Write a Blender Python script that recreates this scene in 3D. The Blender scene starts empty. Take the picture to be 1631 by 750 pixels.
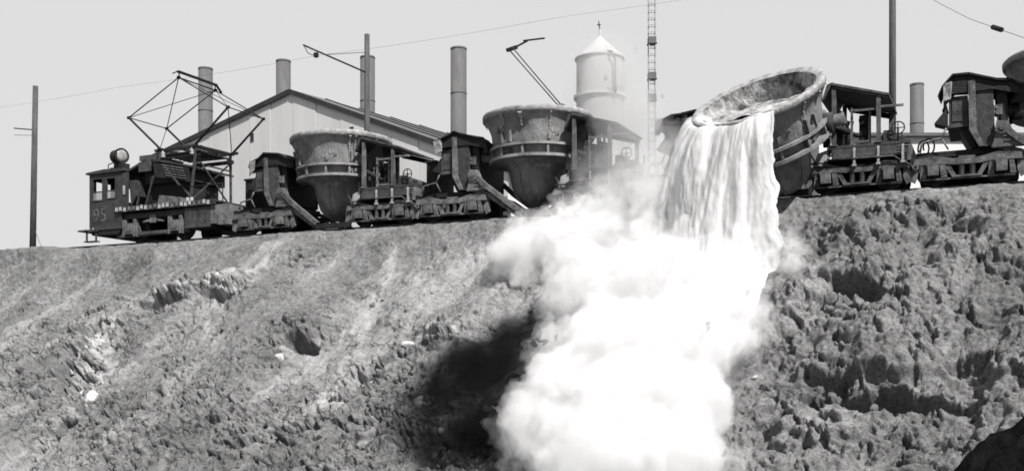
import bpy, math, random
import numpy as np
from mathutils import Matrix, Vector

random.seed(7)
S = bpy.context.scene
COL = S.collection
R = math.radians

# ------------------------------------------------------------------ camera
# site frame: x runs along the slag track (right is +), y away from the viewer, z = 0 at rail top
CAM = (24.78, -30.40, -4.80)
YAW = 25.47
cam_data = bpy.data.cameras.new('camera')
cam = bpy.data.objects.new('camera', cam_data)
COL.objects.link(cam)
cam.location = CAM
cam.rotation_euler = (R(90), 0, R(YAW))
cam_data.sensor_width = 36
cam_data.lens = 36
cam_data.shift_y = 0.1275
cam_data.clip_start = 0.1
cam_data.clip_end = 3000
S.camera = cam

# ------------------------------------------------------------------ sky, sun, exposure
SUN_AZ = Vector((0.79, -0.61, 0)).normalized()      # horizontal direction towards the sun
SUN_EL = 50
world = bpy.data.worlds.new('World')
S.world = world
world.use_nodes = True
wn = world.node_tree
for n in list(wn.nodes):
    wn.nodes.remove(n)
w_out = wn.nodes.new('ShaderNodeOutputWorld')
w_bg = wn.nodes.new('ShaderNodeBackground')
w_sky = wn.nodes.new('ShaderNodeTexSky')
w_sky.sky_type = 'NISHITA'
w_sky.sun_disc = False
w_sky.sun_elevation = R(SUN_EL)
w_sky.sun_rotation = math.atan2(SUN_AZ.x, SUN_AZ.y)
w_sky.dust_density = 4
w_bw = wn.nodes.new('ShaderNodeRGBToBW')
w_mul = wn.nodes.new('ShaderNodeMath'); w_mul.operation = 'MULTIPLY_ADD'
w_mul.inputs[1].default_value = 0.05
w_mul.inputs[2].default_value = 3.55
wn.links.new(w_sky.outputs[0], w_bw.inputs[0])
wn.links.new(w_bw.outputs[0], w_mul.inputs[0])
wn.links.new(w_mul.outputs[0], w_bg.inputs[0])
w_bg.inputs[1].default_value = 0.1
wn.links.new(w_bg.outputs[0], w_out.inputs[0])

sun_data = bpy.data.lights.new('sun', 'SUN')
sun_data.energy = 5.0
sun_data.angle = R(0.5)
sun_data.color = (1.0, 0.99, 0.975)
sun = bpy.data.objects.new('sun', sun_data)
COL.objects.link(sun)
sun_dir = SUN_AZ * math.cos(R(SUN_EL)) + Vector((0, 0, math.sin(R(SUN_EL))))
sun.rotation_euler = sun_dir.to_track_quat('Z', 'Y').to_euler()
sun.location = (0, -30, 40)

S.view_settings.view_transform = 'Standard'
S.view_settings.look = 'None'
S.view_settings.gamma = 1
S.view_settings.exposure = 1.0
S.cycles.use_denoising = True
S.cycles.max_bounces = 16
S.cycles.diffuse_bounces = 3
S.cycles.glossy_bounces = 2
S.cycles.volume_bounces = 10
S.cycles.transparent_max_bounces = 8
S.cycles.caustics_reflective = False
S.cycles.caustics_refractive = False
S.cycles.filter_width = 1.7

# ------------------------------------------------------------------ materials
def nd(t, kind, **kw):
    n = t.nodes.new(kind)
    for k, v in kw.items():
        setattr(n, k, v)
    return n

def grey(v):
    return (v, v, v, 1)

def mat(name, lo, hi, scale=3.0, rough=0.8, metal=0.0, bump=0.3, bscale=25.0, stretch=(1, 1, 1), mid=0.5, spread=0.18, obj_var=0.0):
    """grey weathered surface: two noise layers mixed between lo and hi, bump relief"""
    m = bpy.data.materials.new(name)
    m.use_nodes = True
    t = m.node_tree
    b = t.nodes['Principled BSDF']
    tc = nd(t, 'ShaderNodeTexCoord')
    mp = nd(t, 'ShaderNodeMapping')
    mp.inputs['Scale'].default_value = stretch
    t.links.new(tc.outputs['Object'], mp.inputs[0])
    n1 = nd(t, 'ShaderNodeTexNoise')
    n1.inputs['Scale'].default_value = scale
    n1.inputs['Detail'].default_value = 8
    n1.inputs['Roughness'].default_value = 0.65
    t.links.new(mp.outputs[0], n1.inputs['Vector'])
    cr = nd(t, 'ShaderNodeValToRGB')
    cr.color_ramp.elements[0].position = mid - spread
    cr.color_ramp.elements[0].color = grey(lo)
    cr.color_ramp.elements[1].position = mid + spread
    cr.color_ramp.elements[1].color = grey(hi)
    t.links.new(n1.outputs[0], cr.inputs[0])
    col = cr.outputs[0]
    if obj_var:
        oi = nd(t, 'ShaderNodeObjectInfo')
        mr = nd(t, 'ShaderNodeMapRange')
        mr.inputs[3].default_value = 1 - obj_var
        mr.inputs[4].default_value = 1 + obj_var
        t.links.new(oi.outputs['Random'], mr.inputs[0])
        vm = nd(t, 'ShaderNodeVectorMath', operation='SCALE')
        t.links.new(col, vm.inputs[0])
        t.links.new(mr.outputs[0], vm.inputs['Scale'])
        col = vm.outputs[0]
    t.links.new(col, b.inputs['Base Color'])
    b.inputs['Roughness'].default_value = rough
    b.inputs['Metallic'].default_value = metal
    b.inputs['Specular IOR Level'].default_value = 0.25
    n2 = nd(t, 'ShaderNodeTexNoise')
    n2.inputs['Scale'].default_value = bscale
    n2.inputs['Detail'].default_value = 6
    t.links.new(mp.outputs[0], n2.inputs['Vector'])
    bp = nd(t, 'ShaderNodeBump')
    bp.inputs['Strength'].default_value = bump
    bp.inputs['Distance'].default_value = 0.05
    t.links.new(n2.outputs[0], bp.inputs['Height'])
    t.links.new(bp.outputs[0], b.inputs['Normal'])
    return m

M = {}
M['steel'] = mat('sooty_steel', 0.01, 0.055, 4, 0.7, 0.0, 0.5, 30, obj_var=0.25)
M['dark'] = mat('black_steel', 0.003, 0.012, 4, 0.75, 0.0, 0.5, 30, obj_var=0.2)
M['cast'] = mat('dusty_casting', 0.025, 0.125, 5, 0.8, 0.0, 0.6, 30, obj_var=0.25)
M['pale'] = mat('pale_worn_metal', 0.14, 0.32, 6, 0.75, 0.0, 0.4, 30)
M['pot'] = mat('pot_iron', 0.05, 0.24, 1.5, 0.62, 0.1, 0.5, 14, stretch=(1, 1, 0.45), spread=0.2)
M['rim'] = mat('pot_rim_scale', 0.1, 0.27, 5, 0.8, 0.0, 0.4, 18)
M['crust'] = mat('pot_slag_crust', 0.03, 0.36, 2.6, 0.85, 0.0, 1.0, 12, mid=0.52, spread=0.16)
M['wheel'] = mat('wheel_steel', 0.008, 0.04, 5, 0.5, 0.3, 0.3, 30)
M['hood'] = mat('scorched_hood_sheet', 0.004, 0.016, 3, 0.8, 0.0, 0.8, 14, obj_var=0.2)
M['flap'] = mat('bleached_hood_flap', 0.09, 0.26, 3, 0.8, 0.0, 0.6, 14)
M['cab'] = mat('cab_paint', 0.01, 0.04, 3, 0.6, 0.0, 0.3, 40)
M['paint_white'] = mat('lettering_paint', 0.02, 0.12, 14, 0.7, 0.0, 0.2, 40)
M['wood'] = mat('weathered_pole_wood', 0.025, 0.075, 5, 0.9, 0.0, 0.6, 18, stretch=(4, 4, 0.25))
M['stack'] = mat('stack_steel', 0.045, 0.085, 0.6, 0.75, 0.0, 0.25, 5, stretch=(1, 1, 0.35))
M['siding'] = mat('building_siding', 0.37, 0.45, 0.35, 0.85, 0.0, 0.15, 6, stretch=(1, 1, 0.2))
M['roofing'] = mat('roof_sheeting', 0.05, 0.085, 0.5, 0.85, 0.0, 0.25, 5)
M['trim'] = mat('dark_trim', 0.012, 0.03, 1, 0.85, 0.0, 0.2, 6)
M['wire'] = mat('overhead_wire', 0.1, 0.15, 4, 0.6, 0.0, 0.1, 20)
M['mast'] = mat('mast_paint', 0.2, 0.28, 2, 0.7, 0.0, 0.1, 20)
M['sleeper'] = mat('sleeper_wood', 0.02, 0.06, 6, 0.9, 0.0, 0.7, 20, stretch=(1, 0.2, 1), obj_var=0.3)
M['rail'] = mat('rail_steel', 0.025, 0.07, 6, 0.45, 0.4, 0.2, 30)
M['lens'] = mat('headlight_glass', 0.12, 0.25, 3, 0.08, 0.0, 0.05, 20)
M['rock_pale'] = mat('pale_slag', 0.2, 0.42, 4, 0.9, 0.0, 0.5, 9, obj_var=0.15)
M['rock'] = mat('grey_slag', 0.06, 0.17, 4, 0.9, 0.0, 0.9, 12, obj_var=0.3)
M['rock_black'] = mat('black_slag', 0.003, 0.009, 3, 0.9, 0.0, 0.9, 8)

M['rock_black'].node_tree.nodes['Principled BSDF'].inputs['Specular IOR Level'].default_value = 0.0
mg = bpy.data.materials.new('cab_glass')
mg.use_nodes = True
_b = mg.node_tree.nodes['Principled BSDF']
_n = nd(mg.node_tree, 'ShaderNodeTexNoise'); _n.inputs['Scale'].default_value = 6
_r = nd(mg.node_tree, 'ShaderNodeMapRange'); _r.inputs[3].default_value = 0.03; _r.inputs[4].default_value = 0.2
mg.node_tree.links.new(_n.outputs[0], _r.inputs[0]); mg.node_tree.links.new(_r.outputs[0], _b.inputs['Roughness'])
_b.inputs['Base Color'].default_value = grey(0.5)
_b.inputs['Transmission Weight'].default_value = 0.75
_b.inputs['IOR'].default_value = 1.1
M['glass'] = mg

# ------------------------------------------------------------------ mesh builder
class MB:
    def __init__(self):
        self.v, self.f, self.s = [], [], []

    def add(self, verts, faces, smooth=False):
        o = len(self.v)
        self.v += [tuple(p) for p in verts]
        for f in faces:
            self.f.append([i + o for i in f])
            self.s.append(smooth)
        return self

    def box(self, c, s, rot=None):
        hx, hy, hz = s[0] / 2, s[1] / 2, s[2] / 2
        pts = [Vector((x, y, z)) for x in (-hx, hx) for y in (-hy, hy) for z in (-hz, hz)]
        if rot is not None:
            m = Matrix.Rotation(rot[0], 3, 'X') if rot[0] else Matrix.Identity(3)
            m = Matrix.Rotation(rot[1], 3, 'Y') @ m
            m = Matrix.Rotation(rot[2], 3, 'Z') @ m
            pts = [m @ p for p in pts]
        pts = [p + Vector(c) for p in pts]
        return self.add(pts, [(0, 1, 3, 2), (4, 6, 7, 5), (0, 4, 5, 1), (2, 3, 7, 6), (0, 2, 6, 4), (1, 5, 7, 3)])

    def bx(self, x0, x1, y0, y1, z0, z1):
        return self.box(((x0 + x1) / 2, (y0 + y1) / 2, (z0 + z1) / 2), (x1 - x0, y1 - y0, z1 - z0))

    def beam(self, p, q, w, h, up=(0, 0, 1)):
        p, q = Vector(p), Vector(q)
        d = (q - p).normalized()
        u = Vector(up)
        if abs(d.dot(u)) > 0.98:
            u = Vector((0, 1, 0))
        a = d.cross(u).normalized()
        b = a.cross(d)
        pts = []
        for e in (p, q):
            for sa, sb in ((-1, -1), (1, -1), (1, 1), (-1, 1)):
                pts.append(e + a * (sa * w / 2) + b * (sb * h / 2))
        return self.add(pts, [(3, 2, 1, 0), (4, 5, 6, 7), (0, 1, 5, 4), (1, 2, 6, 5), (2, 3, 7, 6), (3, 0, 4, 7)])

    def tube(self, p, q, r, n=8, r2=None, caps=True):
        p, q = Vector(p), Vector(q)
        d = (q - p).normalized()
        u = Vector((0, 0, 1)) if abs(d.z) < 0.95 else Vector((1, 0, 0))
        a = d.cross(u).normalized()
        b = a.cross(d)
        r2 = r if r2 is None else r2
        pts = []
        for e, rr in ((p, r), (q, r2)):
            for i in range(n):
                t = 2 * math.pi * i / n
                pts.append(e + a * (rr * math.cos(t)) + b * (rr * math.sin(t)))
        self.add(pts, [(i, (i + 1) % n, n + (i + 1) % n, n + i) for i in range(n)], True)
        if caps:
            self.add(pts[:n], [tuple(reversed(range(n)))])
            self.add(pts[n:], [tuple(range(n))])
        return self

    def path(self, pts, r, n=6):
        for i in range(len(pts) - 1):
            self.tube(pts[i], pts[i + 1], r, n)
        return self

    def lathe(self, prof, n=48, c=(0, 0), a0=0.0, a1=2 * math.pi, smooth=True):
        full = abs(a1 - a0 - 2 * math.pi) < 1e-6
        k = n if full else n + 1
        pts = []
        for (r, z) in prof:
            for i in range(k):
                t = a0 + (a1 - a0) * i / n
                pts.append((c[0] + r * math.cos(t), c[1] + r * math.sin(t), z))
        fs = []
        for j in range(len(prof) - 1):
            for i in range(n):
                i2 = (i + 1) % k
                fs.append((j * k + i, j * k + i2, (j + 1) * k + i2, (j + 1) * k + i))
        return self.add(pts, fs, smooth)

    def prism(self, poly, y0, y1):
        """polygon in the x-z plane pushed from y0 to y1"""
        n = len(poly)
        pts = [(x, y0, z) for x, z in poly] + [(x, y1, z) for x, z in poly]
        fs = [tuple(range(n)), tuple(reversed(range(n, 2 * n)))]
        fs += [(i, n + i, n + (i + 1) % n, (i + 1) % n) for i in range(n)]
        return self.add(pts, fs)

    def plate(self, outline, y0, y1, thick):
        """folded sheet following an open x-z outline, thick deep"""
        top = [Vector((x, 0, z)) for x, z in outline]
        nrm = []
        for i in range(len(top)):
            a = top[max(i - 1, 0)]
            b = top[min(i + 1, len(top) - 1)]
            d = (b - a).normalized()
            nrm.append(Vector((-d.z, 0, d.x)))
        poly = [(p.x, p.z) for p in top] + [(p.x - n.x * thick, p.z - n.z * thick) for p, n in reversed(list(zip(top, nrm)))]
        n = len(outline)
        pts = [(x, y0, z) for x, z in poly] + [(x, y1, z) for x, z in poly]
        N = 2 * n
        fs = [(i, N + i, N + (i + 1) % N, (i + 1) % N) for i in range(N)]
        for i in range(n - 1):
            q = (i, i + 1, N - 2 - i, N - 1 - i)
            fs.append(q)
            fs.append(tuple(reversed([k + N for k in q])))
        return self.add(pts, fs)

    def jitter(self, amp, seed=0, scale=1.0):
        rnd = random.Random(seed)
        seen = {}
        for i, p in enumerate(self.v):
            k = (round(p[0], 3), round(p[1], 3), round(p[2], 3))
            if k not in seen:
                seen[k] = tuple(rnd.uniform(-amp, amp) for _ in range(3))
            j = seen[k]
            self.v[i] = (p[0] + j[0], p[1] + j[1], p[2] + j[2])
        return self

    def mesh(self, name, m):
        me = bpy.data.meshes.new(name)
        me.from_pydata(self.v, [], self.f)
        me.polygons.foreach_set('use_smooth', self.s)
        me.materials.append(m)
        me.update()
        import bmesh as _bm
        bm = _bm.new(); bm.from_mesh(me)
        _bm.ops.remove_doubles(bm, verts=bm.verts, dist=0.0004)
        _bm.ops.recalc_face_normals(bm, faces=bm.faces)
        bm.to_mesh(me); bm.free()
        return me

def link(name, me, parent=None, loc=None, rot=None):
    o = bpy.data.objects.new(name, me)
    COL.objects.link(o)
    if parent is not None:
        o.parent = parent
    if loc is not None:
        o.location = loc
    if rot is not None:
        o.rotation_euler = rot
    return o

CACHE = {}
def part(name, key, build, m, parent, loc=None, rot=None):
    """one part; alike parts share their mesh through the key"""
    if key not in CACHE:
        CACHE[key] = build().mesh(name, M[m])
    return link(name, CACHE[key], parent, loc, rot)

def tag(o, label=None, cat=None, group=None, kind=None):
    if label: o['label'] = label
    if cat: o['category'] = cat
    if group: o['group'] = group
    if kind: o['kind'] = kind
    return o

def site(X, Y, z):
    """surveyed from the viewpoint (right, forward, above the eye) to the site frame"""
    return (CAM[0] + X * 0.9028 - Y * 0.4301, CAM[1] + X * 0.4301 + Y * 0.9028, CAM[2] + z)

# ------------------------------------------------------------------ noise (numpy)
def _hash(ix, iy, seed):
    h = (ix.astype(np.int64) * 374761393 + iy.astype(np.int64) * 668265263 + seed * 974634) & 0x7fffffff
    h = ((h ^ (h >> 13)) * 1274126177) & 0x7fffffff
    return ((h ^ (h >> 16)) & 0xffff) / 65535.0

def vnoise(x, y, seed=0):
    ix, iy = np.floor(x), np.floor(y)
    fx, fy = x - ix, y - iy
    ga = lambda a, b: _hash(ix + a, iy + b, seed) * 2 * math.pi
    def g(a, b):
        t = ga(a, b)
        return np.cos(t) * (fx - a) + np.sin(t) * (fy - b)
    u = fx * fx * fx * (fx * (fx * 6 - 15) + 10)
    v = fy * fy * fy * (fy * (fy * 6 - 15) + 10)
    n0 = g(0, 0) * (1 - u) + g(1, 0) * u
    n1 = g(0, 1) * (1 - u) + g(1, 1) * u
    return (n0 * (1 - v) + n1 * v) * 1.5

def fbm(x, y, oct=4, seed=0, gain=0.5):
    s, a, f = 0, 1.0, 1.0
    for i in range(oct):
        s = s + a * vnoise(x * f, y * f, seed + i * 17)
        a *= gain
        f *= 2.03
    return s

def worley(x, y, seed=0):
    ix, iy = np.floor(x), np.floor(y)
    f1 = np.full(x.shape, 9.0); f2 = np.full(x.shape, 9.0); cid = np.zeros(x.shape)
    for a in (-1, 0, 1):
        for b in (-1, 0, 1):
            cx, cy = ix + a, iy + b
            px = cx + _hash(cx, cy, seed + 5)
            py = cy + _hash(cx, cy, seed + 11)
            d = np.hypot(px - x, py - y)
            nearer = d < f1
            f2 = np.where(nearer, f1, np.minimum(f2, d))
            cid = np.where(nearer, _hash(cx, cy, seed + 23), cid)
            f1 = np.where(nearer, d, f1)
    return f1, f2, cid

def sstep(a, b, x):
    t = np.clip((x - a) / (b - a), 0, 1)
    return t * t * (3 - 2 * t)
#@@TERRAIN
# ------------------------------------------------------------------ terrain
CREST_Y, CREST_Z, TAN = -1.75, -0.25, 0.86
TOE_Z = -8.7
def base_profile(y):
    z = np.where(y > CREST_Y, CREST_Z + (np.minimum(y, -1.2) - CREST_Y) * 0.15, CREST_Z + (y - CREST_Y) * TAN)
    return np.maximum(z, TOE_Z)

def grow(start, end, step, ratio):
    out, p = [], start
    while (p < end) if step > 0 else (p > end):
        p += step
        step *= ratio
        out.append(p)
    return out

us = np.concatenate([np.array(grow(-15.5, -260, -0.12, 1.16))[::-1], np.arange(-15.5, 28.5, 0.036), np.array(grow(28.5, 300, 0.12, 1.16))])
ys = np.concatenate([np.array([2.6, 1.6]), np.arange(1.3, -1.0, -0.08), np.arange(-1.0, -10.3, -0.026), np.array(grow(-10.3, -18, -0.1, 1.2))])
U, Y = np.meshgrid(us, ys)
Z0 = base_profile(Y)
V = -(Y - CREST_Y) * math.hypot(1, TAN)                 # metres down the slope

onslope = sstep(0.0, 1.5, V)
right = sstep(18.3, 20.5, U)                            # rougher broken face to the right
low = sstep(2.2, 5.5, V)
wx = 0.35 * fbm(U * 0.9, V * 0.9, 3, 3); wy = 0.35 * fbm(U * 0.9 + 40, V * 0.9, 3, 4)
A, B = U + wx, V + wy
sk = A + 0.30 * B

h = 0.50 * fbm(U * 0.16, V * 0.16, 3, 10) * onslope
# tongues and gullies of run-out slag, running down and drifting left
h += 0.22 * fbm(sk * 0.55, B * 0.13, 3, 21) * onslope
h += 0.07 * (1 - np.abs(fbm(sk * 1.9, B * 0.20, 3, 29))) * onslope
h += 0.022 * fbm(sk * 7.0, B * 0.8, 3, 30, 0.6) * onslope
# broken ground
brk = fbm(U * 0.26 + 3.7, V * 0.34 + 1.2, 3, 41) + 0.34 * low - 0.10 + 0.42 * right
brk = sstep(0.02, 0.40, brk) * onslope
# frozen lobes: each bulges outwards and ends in an abrupt, undercut lower edge
def lobes(freq, wob, fine, amp, seed, edge):
    q = V * freq + wob * fbm(U * freq * 0.55, V * freq * 0.55, 3, seed) + fine * fbm(U * freq * 2.6, V * freq * 2.6, 3, seed + 7)
    fq = q - np.floor(q)
    return amp * (fq * (1 - sstep(1 - edge, 1.0, fq)) - 0.45 * np.exp(-(np.minimum(fq, 1 - fq) / (edge * 0.8)) ** 2))
def spot(u0, v0, ru, rv, ang=0.0):
    c, s_ = math.cos(ang), math.sin(ang)
    du = (U - u0) * c + (V - v0) * s_
    dv = -(U - u0) * s_ + (V - v0) * c
    return np.exp(-((du / ru) ** 2 + (dv / rv) ** 2))
# where the crust has broken up; between these places the bank is smooth run-out and dust
zones = spot(-1.5, 6.6, 1.5, 3.2, -0.5) + spot(0.4, 4.0, 1.5, 0.7) + spot(2.5, 3.7, 1.1, 0.7) + spot(6.4, 5.7, 0.9, 0.8) + spot(11.0, 5.7, 1.2, 0.7)
zones += spot(9.4, 7.2, 1.2, 0.8) + spot(4.2, 1.6, 0.7, 0.7) + 0.8 * spot(-4.6, 7.5, 1.5, 3.0) + 0.9 * spot(9.0, 9.6, 3.2, 1.6) + 0.8 * spot(4.0, 9.0, 2.2, 1.6) + 0.5 * spot(7.2, 3.2, 0.5, 0.5)
zones = np.clip(zones + 0.35 * sstep(6.5, 9.0, V), 0, 1) * (1 - right)
brk = np.clip(0.10 * brk + zones * sstep(-0.25, 0.25, fbm(U * 0.9, V * 0.9, 3, 42)), 0, 1) * (1 - right) * onslope + 0.22 * right * onslope
patch = zones * sstep(-0.15, 0.15, fbm(U * 0.6 + 7.1, V * 0.7 + 4.0, 3, 43))
patch2 = zones * sstep(-0.10, 0.20, fbm(U * 1.1 + 2.1, V * 1.2 + 8.0, 3, 44))
h += lobes(0.62, 1.5, 0.45, 0.30, 33, 0.06) * patch * onslope
h += lobes(1.9, 1.6, 0.50, 0.16, 34, 0.09) * patch2 * onslope
h += lobes(4.2, 1.6, 0.40, 0.07, 36, 0.16) * (patch2 * 0.8) * onslope

def blocks(sx, sy, seed, amp, gap, warp=0.25):
    """angular blocks: every cell a tilted facet, dark gaps between"""
    x = A * sx + warp * fbm(U * sx * 1.7, V * sy * 1.7, 2, seed + 1)
    y = B * sy + warp * fbm(U * sx * 1.7 + 50, V * sy * 1.7, 2, seed + 2)
    ix, iy = np.floor(x), np.floor(y)
    f1 = np.full(x.shape, 9.0); f2 = np.full(x.shape, 9.0)
    dx = np.zeros(x.shape); dy = np.zeros(x.shape); c = np.zeros(x.shape); ta = np.zeros(x.shape)
    for a in (-1, 0, 1):
        for b_ in (-1, 0, 1):
            cx, cy = ix + a, iy + b_
            px = x - cx - _hash(cx, cy, seed + 5); py = y - cy - _hash(cx, cy, seed + 11)
            d = np.hypot(px, py)
            nr_ = d < f1
            f2 = np.where(nr_, f1, np.minimum(f2, d))
            c = np.where(nr_, _hash(cx, cy, seed + 23), c); ta = np.where(nr_, _hash(cx, cy, seed + 31), ta)
            dx = np.where(nr_, px, dx); dy = np.where(nr_, py, dy)
            f1 = np.where(nr_, d, f1)
    tilt = np.cos(ta * 6.283) * dx + np.sin(ta * 6.283) * dy
    return amp * ((c - 0.5) * 1.2 + tilt * 1.1 - 1.3 * (1 - sstep(0.0, gap, f2 - f1))), c
b1, c1 = blocks(0.75, 1.0, 60, 0.22, 0.07)
b2, c2_ = blocks(2.0, 2.3, 160, 0.115, 0.12)
b3, c3 = blocks(3.8, 3.8, 260, 0.045, 0.2)
bm1 = (zones + 0.5 * right) * sstep(0.1, 0.4, fbm(U * 0.33 + 30, V * 0.4, 2, 67) + 0.22 * low - 0.06 + 0.1 * right)
bm2 = (0.12 + 0.85 * zones + 0.15 * right) * sstep(0.0, 0.35, fbm(U * 0.5 + 11, V * 0.6, 2, 68) + 0.1 * low + 0.05 * right - 0.02)
h += b1 * bm1 * onslope * (0.55 - 0.2 * right)
h += b2 * bm2 * np.clip(brk + 0.35 * bm1, 0, 1) * onslope * (0.55 - 0.2 * right)
h += b3 * np.clip(0.08 + 0.55 * brk * bm2 * (1 - 0.5 * right), 0, 1) * (0.2 + 0.8 * onslope)
# pitted, dripping crust of the right-hand face
drip = fbm(A * 2.6, B * 0.55, 4, 95, 0.55)
holes = sstep(0.22, 0.5, fbm(A * 1.5 + 5, B * 1.1, 3, 97, 0.6))
holes2 = sstep(0.25, 0.5, fbm(A * 4.0, B * 2.6, 2, 98, 0.6))
h += right * onslope * (0.10 * drip + 0.22 * fbm(U * 0.7, V * 0.6, 3, 96) - 0.16 * holes - 0.03 * holes2)
# grain
h += 0.030 * fbm(U * 3.1, V * 3.1, 3, 81, 0.55) * (0.6 + 0.4 * onslope)
h += (0.016 + 0.014 * right + 0.012 * brk) * fbm(U * 5.0, V * 5.0, 2, 91, 0.6)
crust = fbm(A * 2.7, B * 2.2, 4, 92, 0.7)
fis = fbm(A * 0.95 + 3, B * 1.35 + 6, 4, 192, 0.58)
fis_m = sstep(0.02, 0.22, fbm(U * 0.8 + 5, V * 0.8, 2, 193) + 0.06 * low + 0.15 * zones - 0.08) * np.clip(0.25 + 0.5 * low + zones - 0.3 * right, 0, 1)
h -= 0.34 * fis_m * onslope * (1 - sstep(0.02, 0.065, np.abs(fis)))
fis = fbm(A * 2.1 + 13, B * 2.8 + 6, 3, 195, 0.58)
fis_m = sstep(0.05, 0.25, fbm(U * 1.2 + 15, V * 1.2, 2, 196) + 0.06 * low + 0.15 * zones - 0.06) * np.clip(0.15 + 0.3 * low + zones, 0, 1) * (1 - 0.6 * right)
h -= 0.19 * fis_m * onslope * (1 - sstep(0.03, 0.10, np.abs(fis)))
h -= (0.04 * right + 0.03 * zones) * onslope * (1 - sstep(0.0, 0.16, np.abs(crust)))
h -= right * onslope * 0.05 * sstep(0.25, 0.45, fbm(U * 4.0, V * 3.0, 2, 93, 0.55))
h += right * onslope * (lobes(0.55, 1.6, 0.5, 0.22, 37, 0.07) * sstep(0.0, 0.3, fbm(U * 0.5, V * 0.5, 2, 38)) + lobes(1.5, 1.8, 0.3, 0.10, 39, 0.1) * sstep(-0.1, 0.3, fbm(U * 0.9 + 4, V * 0.9, 2, 40)))
# spilled ballast and slag along the crest
h += 0.16 * sstep(-0.1, 0.6, fbm(U * 0.5, Y * 0.8, 3, 99)) * np.exp(-((V - 0.35) / 0.6) ** 2)
h += 0.34 * (1 - sstep(-9.5, -7.5, U)) * np.exp(-((V + 0.25) / 0.55) ** 2)
h += 0.05 * fbm(U * 2.5, Y * 2.5, 3, 98) * np.exp(-((V + 0.2) / 1.2) ** 2)

def pit(u0, v0, ru, rv, depth, ang=0.0, sharp=0.5):
    """a hollow with an abrupt upper lip"""
    global h
    c, s = math.cos(ang), math.sin(ang)
    du = (U - u0) * c + (V - v0) * s
    dv = -(U - u0) * s + (V - v0) * c
    r = np.hypot(du / ru, dv / rv) + 0.30 * fbm(U * 1.3, V * 1.3, 3, 101)
    h = h - depth * (1 - sstep(sharp, 1.0, r))

def ledge(u0, v0, ru, rv, out, ang=0.0):
    global h
    c, s = math.cos(ang), math.sin(ang)
    du = (U - u0) * c + (V - v0) * s
    dv = -(U - u0) * s + (V - v0) * c
    r = np.hypot(du / ru, dv / rv) + 0.30 * fbm(U * 1.1, V * 1.1, 3, 103)
    h = h + out * (1 - sstep(0.65, 1.0, r))

ledge(21.4, 3.75, 0.9, 0.4, 0.22, 0.45)
pit(21.75, 4.5, 0.80, 0.40, 1.7, 0.5, 0.55)
ledge(22.3, 6.9, 1.9, 0.60, 0.42, 0.0)
pit(22.6, 8.0, 1.85, 0.34, 1.9, 0.03, 0.65)
pit(24.2, 7.2, 0.55, 0.9, 0.45, -0.4, 0.4)
pit(23.9, 2.4, 0.7, 0.6, 0.30, 0.2, 0.3)
# the long broken trench low on the left and the split crust above it
pit(-2.2, 5.7, 0.55, 1.3, 0.40, -0.45, 0.45)
pit(-0.6, 8.0, 0.55, 1.5, 0.45, -0.55, 0.45)
ledge(0.3, 3.6, 1.2, 0.45, 0.25, -0.1)
pit(0.2, 4.25, 1.2, 0.30, 0.32, -0.12, 0.45)
ledge(2.4, 3.3, 0.9, 0.5, 0.28, 0.2)
pit(2.4, 4.05, 0.9, 0.22, 0.75, 0.2, 0.5)
ledge(6.4, 5.3, 0.7, 0.5, 0.25, 0.2)
pit(6.5, 6.05, 0.6, 0.30, 0.75, 0.2, 0.5)
ledge(11.0, 5.3, 0.9, 0.45, 0.16, 0.0)
pit(10.9, 6.0, 0.8, 0.22, 0.3, 0.0, 0.4)
pit(8.4, 9.5, 1.3, 0.24, 0.8, -0.3, 0.5)
pit(-1.9, 7.2, 0.22, 1.9, 0.8, -0.55, 0.5)
pit(-0.2, 8.1, 0.2, 1.4, 0.7, -0.6, 0.5)
pit(0.2, 9.6, 0.5, 0.25, 0.7, 0.1, 0.5)
pit(9.2, 7.2, 0.6, 0.3, 0.3, 0.1, 0.4)

fade_far = 1 - sstep(30, 60, np.abs(U - 6))
toe = sstep(TOE_Z, TOE_Z + 0.8, Z0)
h = h * (0.25 + 0.75 * fade_far) * toe
NY, NZ = -0.72, 0.69
PX = U + 0.05 * fbm(U * 2.2, V * 2.2, 2, 111) * onslope * fade_far
PY = Y + NY * h
PZ = Z0 + NZ * h * np.where(V < 0.3, 0.6, 1.0)
PZ = np.where(Y > -1.28, np.minimum(PZ, np.where(np.abs(np.abs(Y) - 0.72) < 0.16, -0.13, -0.09) + 0.25 * (1 - sstep(-9.5, -7.8, U))), PZ)

# pale ash and crust where fresh slag broke open, thin dust runs down the slope
def blob(u0, v0, ru, rv, ang=0.0):
    c, s = math.cos(ang), math.sin(ang)
    du = (U - u0) * c + (V - v0) * s
    dv = -(U - u0) * s + (V - v0) * c
    return np.exp(-((du / ru) ** 2 + (dv / rv) ** 2))
ash = blob(-1.9, 5.6, 0.7, 1.2, -0.4) + blob(-0.4, 7.8, 0.7, 1.3, -0.5) + 0.9 * blob(0.1, 3.9, 1.1, 0.35, -0.1)
ash += 0.8 * blob(2.4, 3.7, 0.9, 0.4, 0.2) + 0.7 * blob(11.1, 5.6, 0.9, 0.4) + 0.5 * blob(6.4, 6.3, 0.5, 0.4) + 0.4 * blob(9.3, 7.3, 0.5, 0.5)
ash = ash * sstep(-0.25, 0.35, fbm(U * 2.6, V * 2.6, 4, 121, 0.6))
run = sstep(0.08, 0.45, fbm(sk * 0.85 + 2, B * 0.10, 3, 131)) * (0.55 + 0.45 * fbm(U * 4, V * 1.2, 3, 137))
run = run * sstep(0.2, 1.2, V) * (1 - 0.6 * right)
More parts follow.
